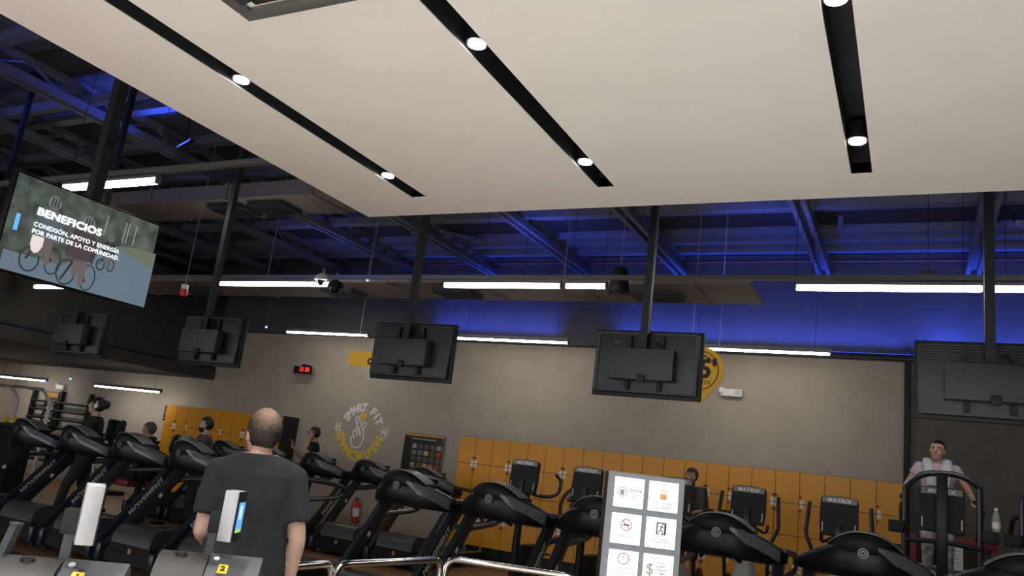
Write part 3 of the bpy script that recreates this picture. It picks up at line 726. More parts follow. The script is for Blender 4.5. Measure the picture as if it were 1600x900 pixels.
# ------------------------------------------------------------------ treadmills
def make_treadmill():
    t = thing('treadmill', 'black treadmill', 'treadmill')
    SB = .42
    def ob(name, bm, *a):
        if isinstance(bm, bmesh.types.BMesh): xf(bm, T(0, SB, 0))
        return obj(name, bm, *a)
    bm = B()
    for s in (-1, 1):
        bbox(bm, (s*.38, 1.0, .13), (.12, 2.06, .14), .02)
        cyl(bm, (s*.4, .0, .04), (s*.4, .0, 0), .035); cyl(bm, (s*.4, 1.95, .06), (s*.4, 1.95, 0), .035)
    box(bm, (0, .0, .11), (.88, .08, .1)); box(bm, (0, 1.98, .12), (.76, .06, .1))
    ob('base_frame', bm, M_black, t)
    ob('running_belt', one(bbox, (0, 1.2, .18), (.56, 1.56, .035), .008), M_rubber, t)
    for s in (-1, 1): ob('side_rail', one(bbox, (s*.375, 1.22, .208), (.12, 1.5, .016), .004), M_hood, t)
    bm = B(); prism(bm, [(-.02, .1), (-.03, .26), (.52, .26), (.56, .2), (.56, .1)], 'x', -.33, .33); ob('motor_pan', bm, M_black, t)
    bm = B(); prism(bm, [(-.03, .262), (-.02, .36), (.03, .43), (.12, .46), (.36, .44), (.5, .36), (.54, .262)], 'x', -.31, .31); ob('motor_hood', bm, M_hood, t)
    ob('warning_tag', one(box, (.02, -.034, .2), (.05, .006, .055)), M_goldstripe, t, False)
    for s in (-1, 1):
        bm = B()
        A, Bq = Vector((s*.43, .0, .12)), Vector((s*.43, .93, 1.16)); d = (Bq-A).normalized(); n = Vector((0, -d.z, d.y))
        prof = [(.075, -.03), (.075, .03), (.05, .04), (-.05, .04), (-.075, .03), (-.075, -.03), (-.05, -.04), (.05, -.04)]
        loft(bm, [[A+n*(u*f)+Vector((v, 0, 0)) for u, v in prof] for A, f in ((A, 1.15), (A.lerp(Bq, .5), .92), (Bq, .95))])
        bbox(bm, (s*.43, .05, .14), (.1, .3, .2), .03)
        up = ob('upright', bm, M_navy, t)
        if s == 1:
            q = A.lerp(Bq, .58); tx = text_bm('MOVEMENT', .088, 0, .001, 'CENTER', 1.12, 1.12, .0036)
            m = Matrix((Vector((0, d.y, d.z)), Vector((0, n.y, n.z)), Vector((1, 0, 0)))).transposed().to_4x4(); m.translation = q+Vector((.0415, 0, 0))+n*.012
            lt = ob('lettering', xf(tx, m), M_print, up, False); lt['label'] = 'white lettering'
            bm = B(); loft(bm, [[A.lerp(Bq, f)-n*.045+n*u+Vector((.041+v, 0, 0)) for u, v in ((-.006, -.001), (.006, -.001), (.006, .0015), (-.006, .0015))] for f in (.2, .86)])
            ob('stripe', bm, M_goldstripe, up, False)
        else:
            q = A.lerp(Bq, .62); bm = B(); loft(bm, [[q+d*e+n*u+Vector((.041+v, 0, 0)) for u, v in ((-.022, -.001), (.022, -.001), (.022, .0015), (-.022, .0015))] for e in (-.026, .026)])
            ob('number_sticker', bm, M_plate, up, False)
        bm = B()                                                        # side handrail sweeping back
        tube(bm, smooth_path([(s*.43, .70, .9), (s*.44, .88, .955), (s*.455, 1.18, .975), (s*.465, 1.48, 1.0), (s*.47, 1.62, 1.06), (s*.475, 1.53, 1.13), (s*.475, 1.2, 1.17), (s*.465, .75, 1.2)]), .028)
        ob('handrail', bm, M_tube, t)
    def yb(x): return .8+.36*(abs(x)/.5)**2.2
    def sec(x, zlo, zhi, y0, y1):
        h = (zhi-zlo)/2; zc = (zhi+zlo)/2; yc = (y0+y1)/2; dd = (y1-y0)/2; out = []
        for i in range(14):
            a = i*2*PI/14; ca, sa = math.cos(a), math.sin(a)
            out.append(Vector((x, yc+dd*math.copysign(abs(ca)**.42, ca), zc+h*math.copysign(abs(sa)**.55, sa))))
        return out
    xs = [-.5+i*.05 for i in range(21)]
    bm = B(); loft(bm, [sec(x, 1.12-.05*(abs(x)/.5)**2+.03*(abs(x)/.5)**6, 1.375-.19*(abs(x)/.5)**2.0, yb(x), yb(x)+.2-.07*(abs(x)/.5)**2) for x in xs]); obj('console_shroud', bm, M_gloss, t)
    xs = [-.265+i*.0442 for i in range(13)]
    bm = B(); loft(bm, [sec(x, 1.27, 1.445-.115*(abs(x)/.265)**2.2, yb(x)-.016+.05*(abs(x)/.265)**2, yb(x)+.28) for x in xs]); obj('console_cap', bm, M_black, t)
    bm = B(); loft(bm, [[Vector((x, y_, 1.447-.115*(abs(x)/.265)**2.2+dz)) for y_, dz in ((yb(x)+.02, -.004), (yb(x)+.2, -.004), (yb(x)+.2, .008), (yb(x)+.02, .008))] for x in xs]); obj('console_trim', bm, mat('cap_trim_grey', (.12, .118, .11), .35), t)
    xs = [.1+i*.04 for i in range(10)]
    bm = B(); loft(bm, [[Vector((x, yb(x)+dy-.004, (1.375-.19*(abs(x)/.5)**2.0)-zz*min(1, (x-.02)/.2))) for dy, zz in ((.015, .01), (-.003, .035), (-.003, .105), (.03, .105), (.03, .02))] for x in xs]); obj('wing_sheen', bm, mat('blue_grey_sheen', (.11, .125, .14), .22), t)  # reflected sheen of the console put into a blue-grey strip, right wing only
    lg = B(); cyl(lg, (0, .778, 1.295), (0, .80, 1.295), .038, 18); lo = obj('logo_badge', lg, M_alu, t)
    bm = B(); tube(bm, [(.026*math.cos(i*PI/9), .776, 1.295+.026*math.sin(i*PI/9)) for i in range(18)], .004, 6, True); box(bm, (0, .776, 1.295), (.03, .003, .008), (0, .7, 0)); box(bm, (0, .776, 1.295), (.03, .003, .008), (0, -.7, 0)); obj('emblem', bm, M_black, lo)
    bm = B(); bbox(bm, (0, 1.12, 1.3), (.5, .02, .2), .01, (-.5, 0, 0)); obj('control_panel', bm, M_black, t)
    bm = B()
    for s in (-1, 1): cyl(bm, (s*.1, .86, 1.15), (s*.16, 1.0, 1.08), .02)
    cyl(bm, (-.42, 1.3, 1.1), (.42, 1.3, 1.1), .03)
    for s in (-1, 1): cyl(bm, (s*.38, 1.05, 1.15), (s*.42, 1.34, 1.1), .03)
    obj('crossbar', bm, M_tube, t)
    return t
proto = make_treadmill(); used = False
FR = [(.107, 'black treadmill at the right edge of the photo, only its console top showing'), (-.049, 'black treadmill whose broad console arches below the rightmost elliptical'),
      (-.21, 'black treadmill right of the lit notice totem'), (-.3655, 'black treadmill partly hidden by the left edge of the lit notice totem'),
      (-.5205, 'black treadmill in front of the left end of the right locker bank'), (-.675, 'black treadmill in front of the chart poster, nearest the chrome rails'),
      (-.978, 'black treadmill hidden behind the balding man, its upright showing at his left elbow'), (-1.132, 'black treadmill just left of the balding man'),
      (-1.285, 'black treadmill in front of the seated grey-haired man'), (-1.44, 'black treadmill used by the woman with black hair in a bun'),
      (-1.595, 'black treadmill at the left edge of the photo in front of the silver rack')]
BR = [(-.64, 'black treadmill of the back row just behind another console, under the chart poster'), (-.74, 'black treadmill of the back row below the wall slogan, in front of the extinguisher'),
      (-.845, 'black treadmill of the back row in front of the man in the three-stripe shirt'), (-.945, 'black treadmill of the back row hidden by the balding man'),
      (-1.045, 'back row treadmill before the far left lockers, right of the towel man'), (-1.145, 'black treadmill of the back row left of the man with the grey towel')]
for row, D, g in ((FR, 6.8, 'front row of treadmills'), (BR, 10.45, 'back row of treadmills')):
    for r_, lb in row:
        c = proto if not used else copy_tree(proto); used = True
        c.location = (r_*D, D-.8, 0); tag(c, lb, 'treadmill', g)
o = obj('cable_cover', one(prism, [(-.08, 0), (.08, 0), (.04, .05), (-.04, .05)], 'x', -13, -5.0), M_black, None, False); o.location = (0, 5.78, 0)
tag(o, 'long low black cable cover on the wooden floor before the front treadmills', 'cable cover')

# ------------------------------------------------------------------ upright bikes, ellipticals, climbers
def console(t, z0, y=0, w=.4, h=.42, s=1):
    bm = B(); prof = [(-w/2*.94, 0), (w/2*.94, 0), (w/2, h*.3), (w/2*.98, h*.92), (w/2*.9, h), (0, h*1.03), (-w/2*.9, h), (-w/2*.98, h*.92), (-w/2, h*.3)]
    prism(bm, prof, 'y', -.035, .04); bmesh.ops.bevel(bm, geom=bm.edges[:], offset=.008, segments=2, affect='EDGES')
    m = T(0, y, z0) @ Matrix.Rotation(R(-8), 4, 'X')
    c = obj('console', xf(bm, m), M_black, t)
    b2 = B(); prism(b2, [(-w/2*.9, h*.84), (w/2*.9, h*.84), (w/2*.88, h*.98), (0, h*1.01), (-w/2*.88, h*.98)], 'y', -.04, -.03); obj('console_band', xf(b2, m), M_alu, c, False)
    obj('lettering', xf(text_bm('MATRIX', .055, .0015, .001, 'CENTER', 1.1, 1.15), m @ T(0, -.042, h*.905) @ FACE_Y), M_print, c, False)
    for s_ in (-1, 1): obj('grip_slot', xf(one(box, (s_*w*.42, -.036, h*.2), (.012, .006, .1)), m), M_silver, c, False)
    obj('neck', xf(one(bbox, (0, -.045, h*.12), (.07, .05, .24), .015), m), M_tube, t)
def make_elliptical(label, loc):
    t = thing('elliptical_trainer', label, 'exercise machine', loc, 0, 'elliptical trainers before the lockers')
    console(t, 1.3)
    bm = B(); bbox(bm, (0, -.2, .04), (.6, .08, .08), .01); bbox(bm, (0, .6, .06), (.1, 1.7, .08), .01); bbox(bm, (0, 1.4, .04), (.6, .08, .08), .01); obj('base_frame', bm, M_tube, t)
    bm = B(); loft(bm, [oval((0, 0+y_, z), a, b_, 18, 2.6) for z, a, b_, y_ in ((.1, .2, .36, .1), (.4, .2, .38, .1), (.62, .17, .3, .08), (.8, .11, .16, .03), (.95, .07, .08, .02))]); obj('drive_cover', bm, mat('pale_grey_cover', (.34, .34, .31), .45), t)
    obj('cover_badge', one(bbox, (0, -.235, .68), (.07, .02, .03), .004), M_silver, t)
    obj('column', one(frustum, (0, .02, .85), (0, .04, 1.36), .055, .045, 12), M_tube, t)
    for s in (-1, 1):
        bm = B(); tube(bm, smooth_path([(s*.32, .1, 1.64), (s*.335, .06, 1.42), (s*.34, .04, 1.28), (s*.27, .02, 1.1), (s*.24, .05, .8), (s*.25, .2, .45)]), .022); obj('moving_arm', bm, M_tube, t)
        bm = B(); tube(bm, smooth_path([(s*.06, .1, 1.28), (s*.18, .16, 1.22), (s*.2, .22, 1.3)]), .018); obj('fixed_handle', bm, M_tube, t)
        bm = B(); cyl(bm, (s*.25, .2, .45), (s*.24, 1.3, .3), .03); obj('link_arm', bm, M_silver, t)
        obj('pedal', one(bbox, (s*.24, .62, .43), (.15, .36, .05), .015), M_rubber, t)
        bm = B(); lathe(bm, [(.0, -.02), (.17, -.02), (.19, 0), (.17, .02), (.0, .02)], c=(s*.25, .35, .52), seg=18, rot=(0, PI/2, 0)); obj('crank_disc', bm, M_gloss, t)
    return t
make_elliptical('elliptical trainer used by the man in the olive shirt, behind the notice totem', (-.262*9.8, 9.8, 0))
make_elliptical('elliptical trainer with a pale drive cover, right of the man in the olive shirt', (-.1755*9.8, 9.8, 0))
make_elliptical('elliptical trainer standing alone in front of the right end of the lockers', (-.075*9.8, 9.8, 0))
def make_bike(label, loc):
    t = thing('upright_bike', label, 'exercise machine', loc, 0, 'upright bikes before the lockers')
    console(t, 1.3)
    bm = B(); bbox(bm, (0, -.15, .04), (.55, .09, .08), .01); bbox(bm, (0, .45, .06), (.1, 1.2, .08), .01); bbox(bm, (0, 1.05, .04), (.55, .09, .08), .01); obj('base_frame', bm, M_tube, t)
    obj('post', one(frustum, (0, 0, .1), (0, .02, 1.34), .055, .045, 12), M_black, t)
    for s in (-1, 1): obj('bottle_holder', one(bbox, (s*.12, -.02, 1.02), (.19, .12, .06), .012, (0, s*.12, 0)), M_black, t)
    for s in (-1, 1):
        bm = B(); tube(bm, smooth_path([(s*.12, .05, 1.3), (s*.26, .1, 1.28), (s*.33, .3, 1.3), (s*.33, .48, 1.36), (s*.31, .55, 1.5), (s*.25, .5, 1.58)]), .024); obj('handlebar', bm, M_tube, t)
    bm = B(); loft(bm, [oval((0, .42, z), a, b_, 16, 2.5) for z, a, b_ in ((.1, .1, .36), (.45, .1, .34), (.62, .07, .22))]); obj('drive_cover', bm, M_black, t)
    obj('seat_post', one(cyl, (0, .78, .2), (0, .88, .95), .035), M_silver, t)
    bm = B(); loft(bm, [oval((0, .9, z), a, b_, 16, 2.2) for z, a, b_ in ((.93, .1, .12), (.97, .14, .15), (1.03, .13, .14))]); obj('seat', bm, M_black, t)
    for s in (-1, 1): obj('pedal', one(bbox, (s*.2, .42+s*.12, .42+s*.1), (.1, .1, .03), .008), M_rubber, t)
    return t
make_bike('upright exercise bike in front of the left lockers of the right bank', (-.473*9.8, 9.8, 0))
make_bike('upright exercise bike just left of the lit notice totem', (-.3815*9.8, 9.8, 0))

def make_climber(label, x, y, woman=False):
    t = thing('stair_climber', label, 'exercise machine', (x, y, 0), 0, 'stair climbers at the right')
    w_ = .33
    bm = B(); tube(bm, smooth_path([(-w_, 0, .25), (-w_, 0, 1.2), (-w_, 0, 1.82), (-w_+.03, 0, 1.93), (-.17, 0, 2.04), (0, 0, 2.07), (.17, 0, 2.06), (w_-.02, 0, 1.98), (w_, 0, 1.86), (w_, 0, 1.2), (w_, 0, .25)], 5), .03); obj('arch_frame', bm, M_tube, t)
    bm = B(); tube(bm, smooth_path([(-w_, -.02, 1.38), (0, -.05, 1.4), (w_, -.02, 1.38)]), .024); obj('crossbar', bm, M_tube, t)
    obj('mast', one(bbox, (0, -.06, 1.55), (.1, .05, 1.05), .012), M_gloss, t)
    console(t, 1.49, .05, .42, .44)
    bm = B(); loft(bm, [oval((0, .35, z), a, b_, 20, 2.8) for z, a, b_ in ((.05, .42, .5), (.6, .42, .5), (.95, .4, .45), (1.08, .33, .34), (1.12, .2, .2))]); obj('front_shroud', bm, mat('dome_grey', (.12, .115, .105), .4), t)
    for i in range(4): obj('step', one(bbox, (0, .75+i*.22, .8-i*.2), (.55, .25, .05), .012), M_rubber, t)
    for s in (-1, 1):
        bm = B(); prism(bm, [(.2, .05), (1.6, .05), (1.6, .2), (.8, .95), (.2, 1.0)], 'x', s*.36-.03, s*.36+.03); obj('side_panel', bm, M_black, t)
        bm = B(); tube(bm, smooth_path([(s*.33, .0, 1.75), (s*.36, .15, 1.73), (s*.37, .5, 1.68), (s*.36, .9, 1.45)]), .026); obj('handrail', bm, M_tube, t)
        obj('tray', one(bbox, (s*.41, -.02, 1.50), (.14, .12, .12), .012), M_black, t)
    return t
make_climber('black stair climber with an arched frame used by the woman with a towel', .255, 9.3)
make_climber('black stair climber cut by the right edge of the photo', 1.27, 9.3)
bm = B(); p = at(1538, 828, Y=9.25)
t = thing('water_bottle', 'clear plastic water bottle with white label on the tray right of the stair climber', 'bottle', (.72, 9.28, 1.565))
bm = B(); lathe(bm, [(.0, 0), (.035, 0), (.037, .02), (.037, .13), (.03, .16), (.014, .19), (.014, .2), (.0, .2)], seg=16); obj('body', bm, mat('clear_plastic', (.25, .28, .27), .15), t)
bm = B(); lathe(bm, [(.0378, .03), (.0378, .09)], seg=16); obj('label', bm, M_plate, t); obj('cap', one(cyl, (0, 0, .2), (0, 0, .225), .016, 12), M_plate, t)
p = at(1487, 860, Y=12.0)
t = thing('step_rack', 'dark red metal storage rack against the brown wall behind the stair climber', 'rack', (p.x+.02, 12.35, 0))
for s in (-1, 1): obj('post', one(box, (s*.46, 0, .7), (.07, .3, 1.4)), M_dred, t, False)
obj('shelf', one(bbox, (.05, -.02, 1.37), (.86, .4, .1), .01), M_dred, t); obj('shelf', one(bbox, (0, 0, .6), (.86, .36, .05), .01), M_dred, t)
for z_ in (1.02, .86): obj('rail', one(cyl, (-.42, -.1, z_), (.42, -.1, z_), .014, 8), M_plate, t)
obj('upper_stile', one(box, (-.02, .1, 1.6), (.06, .04, .4)), M_dred, t, False)
p = at(1487, 870, Y=12.1)
t = thing('paper_notice', 'white paper notice taped to the front of the red rack', 'notice', (p.x-.02, 12.14, p.z))
obj('sheet', one(box, (0, 0, 0), (.3, .006, .32)), M_paper, t, False)
bm = B()
for i in range(4): box(bm, (0, -.004, .08-i*.05), (.2, .002, .008))
obj('lettering', bm, M_alu, t, False)

# ------------------------------------------------------------------ far left: rig, leg machine, wall bars
t = thing('pull_up_rig', 'silver tubular pull-up rig at the far left edge', 'rig', (-18.2, 11.3, 0))
for dx, dy in ((-.1, 0), (.25, -.2), (1.1, 0)):
    bm = B(); tube(bm, [(dx, dy, 0), (dx, dy, 1.75), (dx-.16, dy-.12, 2.02), (dx-.6, dy-.12, 2.02)], .035); obj('upright', bm, M_silver, t)
obj('top_bar', one(cyl, (-1.3, -.12, 2.03), (1.0, -.12, 2.03), .03), M_silver, t)
t = thing('wall_bars', 'dark horizontal wall bars on the wall behind the silver rig', 'wall bars', (-18.9, 12.7, 0))
for i in range(8): obj('bar', one(cyl, (-1.1, 0, .4+i*.2), (1.1, 0, .4+i*.2), .03), M_black, t)
for s in (-1, 0, 1): obj('stile', one(box, (s*1.1, .06, 1.1), (.08, .1, 2.0)), M_black, t, False)
t = thing('dumbbell_rack', 'black rack with small green and yellow weights at far left', 'rack', (-15.7, 9.6, 0))
obj('frame', one(bbox, (0, 0, .62), (1.3, .4, 1.2), .02), M_black, t); obj('top_shelf', one(bbox, (0, 0, 1.24), (1.4, .5, .05), .01), M_tvbox, t)
for i, (x_, m_) in enumerate(((-.35, mat('green_weight', (.06, .2, .05), .5)), (-.05, M_goldprint), (.25, M_goldprint))):
    w_ = thing('weight_plate', 'small %s weight on top of the black rack at far left, %s' % ('green' if i == 0 else 'yellow', ('left end', 'middle', 'right')[i]), 'weight', (-15.7+x_, 9.6, 1.335), 0, 'weights on the rack')
    bm = B(); lathe(bm, [(.0, -.03), (.06, -.03), (.07, -.02), (.07, .02), (.06, .03), (.0, .03)], seg=18, rot=(PI/2, 0, 0)); obj('disc', bm, m_, w_); obj('hub', one(cyl, (0, -.035, 0), (0, .035, 0), .02, 10), M_silver, w_)
t = thing('leg_machine', 'leg exercise machine with dark red pads under the seated grey-haired man', 'exercise machine', (-11.5, 9.1, 0))
bm = B(); box(bm, (0, 0, .05), (1.7, .08, .08)); box(bm, (-.75, 0, .05), (.08, .8, .08)); box(bm, (.7, 0, .05), (.08, .8, .08)); box(bm, (-.35, 0, .35), (.08, .08, .6)); box(bm, (.45, 0, .5), (.08, .08, .9)); obj('frame', bm, M_black, t, False)
obj('seat', one(bbox, (.15, 0, .62), (.55, .42, .1), .03), M_dred, t); obj('backrest', one(bbox, (.52, 0, .92), (.1, .42, .5), .03, (0, .25, 0)), M_black, t)
obj('lower_pad', one(bbox, (-.35, 0, .72), (.3, .5, .1), .03), M_dred, t)
for s in (-1, 1):
    obj('guide_rod', one(cyl, (-.8, s*.2, .1), (-.6, s*.2, 1.25), .02), M_silver, t); obj('handle', one(cyl, (-.3, s*.3, .7), (-.4, s*.3, 1.05), .018), M_silver, t)
t = thing('training_bench', 'dark weight-stack machine with a rounded head behind the treadmill consoles at left', 'exercise machine', (-15.55, 11.9, 0))
obj('head', one(bbox, (0, 0, 1.34), (.42, .22, .5), .07), M_gloss, t); obj('column', one(box, (0, 0, .6), (.14, .14, 1.2)), M_black, t, False); obj('foot', one(bbox, (0, 0, .04), (.7, .6, .08), .015), M_black, t)

# ------------------------------------------------------------------ entrance: turnstiles, readers, chrome rails, totem
KZ = 1.08
def turnstile(label, cx, cy, number, group, rdeg):
    t = thing('turnstile', label, 'turnstile', (cx, cy, 0), R(38), group)
    # local: x to the right along the cabinet, -y towards the viewer
    arc = [(.16, KZ-.02), (.12, KZ), (.06, KZ-.01), (.0, KZ-.05), (-.06, KZ-.12), (-.11, KZ-.21), (-.14, KZ-.32), (-.14, .06), (.16, .06)]
    bm = B(); prism(bm, arc, 'x', -.22, -.02); obj('hood', bm, M_kioskhood, t)
    arc2 = [(.16, KZ-.02), (.12, KZ+.004), (-.12, KZ-.14), (-.15, KZ-.2), (-.15, .06), (.16, .06)]
    bm = B(); prism(bm, arc2, 'x', -.018, .2); obj('end_cover', bm, M_kiosk, t)
    sl = math.atan2(.144, .24)
    def onp(u, v): return (u, v, KZ+.004-(.12-v)*.6+.0)
    st = obj('number_sticker', xf(one(box, (0, 0, 0), (.04, .055, .003)), T(*onp(.05, .035)) @ T(0, 0, .002) @ Matrix.Rotation(sl, 4, 'X')), M_goldprint, t, False)
    obj('numeral', xf(text_bm(number, .042, .0015, .0008), T(*onp(.05, .035)) @ T(0, -.0012, .0045) @ Matrix.Rotation(sl, 4, 'X')), M_blackprint, st, False)
    obj('indicator', xf(one(cyl, (0, 0, 0), (0, 0, .004), .012, 14), T(*onp(.012, .09)) @ Matrix.Rotation(sl, 4, 'X')), M_print, t)
    bm = B(); tube(bm, [(-.13+.022*math.cos(i*PI/8), .065+.014*math.sin(i*PI/8), KZ-.003+.0015*math.sin(i*PI/8)) for i in range(16)], .004, 6, True); obj('emblem', bm, M_black, t)
    obj('plinth', one(box, (-.01, .01, .03), (.44, .34, .06)), M_black, t, False)
    bm = B(); cyl(bm, (-.1, -.14, .8), (-.1, -.2, .8), .06, 16)
    for a in (0, 120, 240): cyl(bm, (-.1, -.17, .8), (-.1+.1*math.sin(R(a)), -.45, .8+.22*math.cos(R(a))-.1), .016)
    obj('tripod_arms', bm, M_chrome, t)
    obj('post', one(box, (-.03, .13, KZ+.07), (.035, .02, .17)), M_kiosk, t, False)
    rz = R(rdeg)-R(38)
    rm = T(.045, .04, KZ+.175) @ Matrix.Rotation(rz, 4, 'Z')     # reader: its screen looks along local +x
    rm = rm @ Matrix.Diagonal((.92, .92, .84, 1))
    rd = obj('reader', xf(one(bbox, (0, 0, 0), (.066, .11, .25), .006), rm), M_silver, t)
    obj('reader_front', xf(one(bbox, (.035, 0, 0), (.008, .108, .248), .003), rm), M_gloss, rd)
    obj('reader_screen', xf(one(box, (.0388, .004, -.005), (.001, .085, .15)), rm), mat('reader_blue', (.08, .3, .75), emit=.9), rd, False)
    obj('screen_picture', xf(one(box, (.0395, .0, .02), (.0008, .03, .07)), rm), mat('reader_pale', (.45, .62, .8), emit=.9), rd, False)
    obj('screen_caption', xf(one(box, (.0395, .004, -.07), (.0008, .08, .018)), rm), mat('reader_green', (.35, .5, .1), emit=.7), rd, False)
    obj('bracket', one(bbox, (-.0, .075, KZ+.14), (.09, .06, .09), .006), M_black, t)
    return t
b2 = at(330, 872, Z=KZ); b1 = at(95, 882, Z=KZ)
turnstile('grey turnstile with the yellow number 2 sticker, in front of the balding man', b2.x, b2.y, '2', 'entrance turnstiles', 27)
turnstile('grey turnstile with the yellow number 1 sticker at lower left', b1.x, b1.y, '1', 'entrance turnstiles', 56)
p = at(26, 820, Y=1.9); p2 = at(-14, 905, Y=1.9); d = p2-p; fl = p+d*(p.z/(p.z-p2.z))
t = thing('guard_post', 'flat pale grey steel post leaning in at the lower left corner', 'post', (fl.x, 1.9, 0), 0)
bm = B(); a_ = p-Vector((fl.x, 1.9, 0))
loft(bm, [[c_+Vector((u, v, 0)) for u, v in ((-.02, -.012), (.02, -.012), (.02, .012), (-.02, .012))] for c_ in (Vector((0, 0, .01)), a_)]); obj('blade', bm, M_kiosk, t, False)
obj('cap', one(bbox, a_+Vector((0, 0, .004)), (.046, .03, .01), .003), M_kiosk, t); obj('foot', one(box, (0, 0, .008), (.14, .12, .016)), M_black, t, False)

def rail(label, a, b, z=.95):
    a = Vector((a[0], a[1], 0)); b = Vector((b[0], b[1], 0)); d = (b-a); L = d.length; d.normalize()
    t = thing('chrome_rail', label, 'rail', a, math.atan2(d.y, d.x), 'chrome guard rails at the entrance')
    pts = [(0, 0, .0), (0, 0, z-.1)]+[(.07-.07*math.cos(R(a_)), 0, z-.07+.07*math.sin(R(a_))-.0) for a_ in (15, 45, 75)]+[(.1, 0, z), (L-.1, 0, z)]+[(L-.07+.07*math.sin(R(a_)), 0, z-.07+.07*math.cos(R(a_))) for a_ in (15, 45, 75)]+[(L, 0, z-.1), (L, 0, 0)]
    bm = B(); tube(bm, pts, .021, 14); obj('tube', bm, M_chrome, t)
    bm = B(); cyl(bm, (0, 0, .0), (0, 0, .012), .05, 16); cyl(bm, (L, 0, 0), (L, 0, .012), .05, 16); obj('floor_flange', bm, M_chrome, t)
    bm = B(); cyl(bm, (0, 0, .5), (L, 0, .5), .016, 12); obj('mid_bar', bm, M_chrome, t)
q = [at(447, 886, Z=.95), at(521, 880, Z=.95), at(526, 882, Z=.95), at(690, 874, Z=.95), at(698, 872, Z=.95), at(905, 903, Z=.95)]
rail('short chrome guard rail beside the right hand of the balding man', q[0], q[1])
rail('middle chrome guard rail, the longest running away from the viewer', q[2], q[3])
rail('chrome guard rail turning towards the lit notice totem', q[4], q[5])

# totem with six lit notices
pl = at(952, 732, Y=4.0)
t = thing('notice_totem', 'grey and black standing totem with backlit white notice panels', 'sign', (pl.x, 4.0, 0), R(27))
TW = .395; TH = pl.z
obj('body', one(bbox, (TW/2, .06, TH/2-.01), (TW+.01, .11, TH-.0), .004), M_black, t)
obj('face', one(box, (TW/2, .0, TH/2), (TW, .012, TH-.02)), M_totem, t, False)
obj('base', one(bbox, (TW/2, .06, .02), (TW+.12, .4, .04), .008), M_black, t)
PWp, PHp = .152, .148
ink = mat('notice_grey_ink', (.05, .055, .065), .7); inkl = mat('notice_pale_ink', (.45, .42, .38), .7); inko = mat('notice_orange_ink', (.8, .36, .1), .7); inkr = mat('notice_red_ink', (.45, .1, .13), .7)
def lines(p, n, z, wds, m=ink, x=0, h=.0045, step=.011):
    pass
def words(par, s, size, x, z, m=ink, align='CENTER', bold=.0004):
    obj('lettering', xf(text_bm(s, size, 0, .0003, align, fat=size*.022), T(x, -.0135, z) @ FACE_Y), m, par, False)
for r_ in range(4):
    for c_ in range(2):
        cx = .035+PWp/2+c_*(PWp+.026) ; cz = TH-.035-PHp/2-r_*(PHp+.032)
        pn = obj('notice_panel', one(bbox, (0, -.009, 0), (PWp, .006, PHp), .002), M_panel, t); pn.location = (cx, 0, cz)
        if r_ == 3: continue
        k = (r_, c_)
        def dring(x, z, r, w_, m): bm = B(); tube(bm, [(x+r*math.cos(i*PI/14), -.0128, z+r*math.sin(i*PI/14)) for i in range(28)], w_, 6, True); return obj('icon', bm, m, pn)
        if k == (0, 0):
            dring(-.035, .0, .024, .003, inkl); obj('icon', one(box, (-.035, -.0128, -.002), (.024, .001, .03)), inkl, pn, False)
            words(pn, 'Sonrie', .024, .003, .014, ink, 'LEFT', .0008); words(pn, 'Te estamos', .012, .003, -.006, ink, 'LEFT'); words(pn, 'filmando', .012, .003, -.02, ink, 'LEFT')
        if k == (0, 1):
            obj('icon', one(bbox, (-.0, -.0125, .0), (.034, .002, .028), .001), inko, pn)
            bm = B(); tube(bm, [(.012*math.cos(i*PI/8), -.0128, .016+.02*math.sin(i*PI/8)) for i in range(9)], .0028, 6); obj('icon', bm, inko, pn)
            for i, s in enumerate(('Deja tus pertenencias', 'en los lockers bajo', 'tu responsabilidad')): words(pn, s, .0115, 0, -.032-i*.012)
        if k == (1, 0):
            dring(0, .02, .027, .0028, inkr); obj('icon', one(box, (0, -.0128, .02), (.05, .001, .005), (0, .78, 0)), inkr, pn, False); obj('icon', one(box, (0, -.0124, .02), (.034, .001, .008)), ink, pn, False)
            words(pn, 'Prohibido fumar', .0125, 0, -.036)
        if k == (1, 1):
            bm = B()
            for c, s in (((-.021, -.0125, .022), (.007, .002, .06)), ((.021, -.0125, .022), (.011, .002, .06)), ((0, -.0125, .05), (.046, .002, .006)), ((0, -.0125, -.006), (.046, .002, .004))): box(bm, c, s)
            for a, b in (((.004, .034), (-.002, .018)), ((-.002, .018), (.01, .008)), ((.01, .008), (.008, -.004)), ((-.002, .018), (-.008, .006)), ((-.008, .006), (-.016, .004)), ((.004, .034), (-.008, .03)), ((.004, .034), (.013, .026))): cyl(bm, (a[0], -.0128, a[1]), (b[0], -.0128, b[1]), .003, 6)
            ell(bm, (.008, -.0126, .042), (.005, .001, .005), u=10, v=6); obj('icon', bm, ink, pn, False)
            for i, s in enumerate(('Puerta de emergencia', 'con sistema de alarma')): words(pn, s, .0115, 0, -.032-i*.012)
        if k == (2, 0):
            dring(0, .035, .027, .0028, inkr); bm = B(); box(bm, (0, -.0126, .04), (.004, .001, .026)); box(bm, (0, -.0126, .02), (.004, .001, .004)); obj('icon', bm, inkr, pn, False)
            for i, s in enumerate(('Prohibida la entrada de', 'personas mayores de 70 años', 'o menores sin la autorización', 'de un tutor y el contrato', 'de su representante')): words(pn, s, .0105, 0, -.008-i*.0125)
        if k == (2, 1):
            words(pn, '$', .075, -.042, 0, inkl)
            for i, s in enumerate(('No se', 'aceptan', 'cheques', 'ni pagos', 'en efectivo')): words(pn, s, .0165, -.012, .036-i*.0165, ink, 'LEFT', .0006)

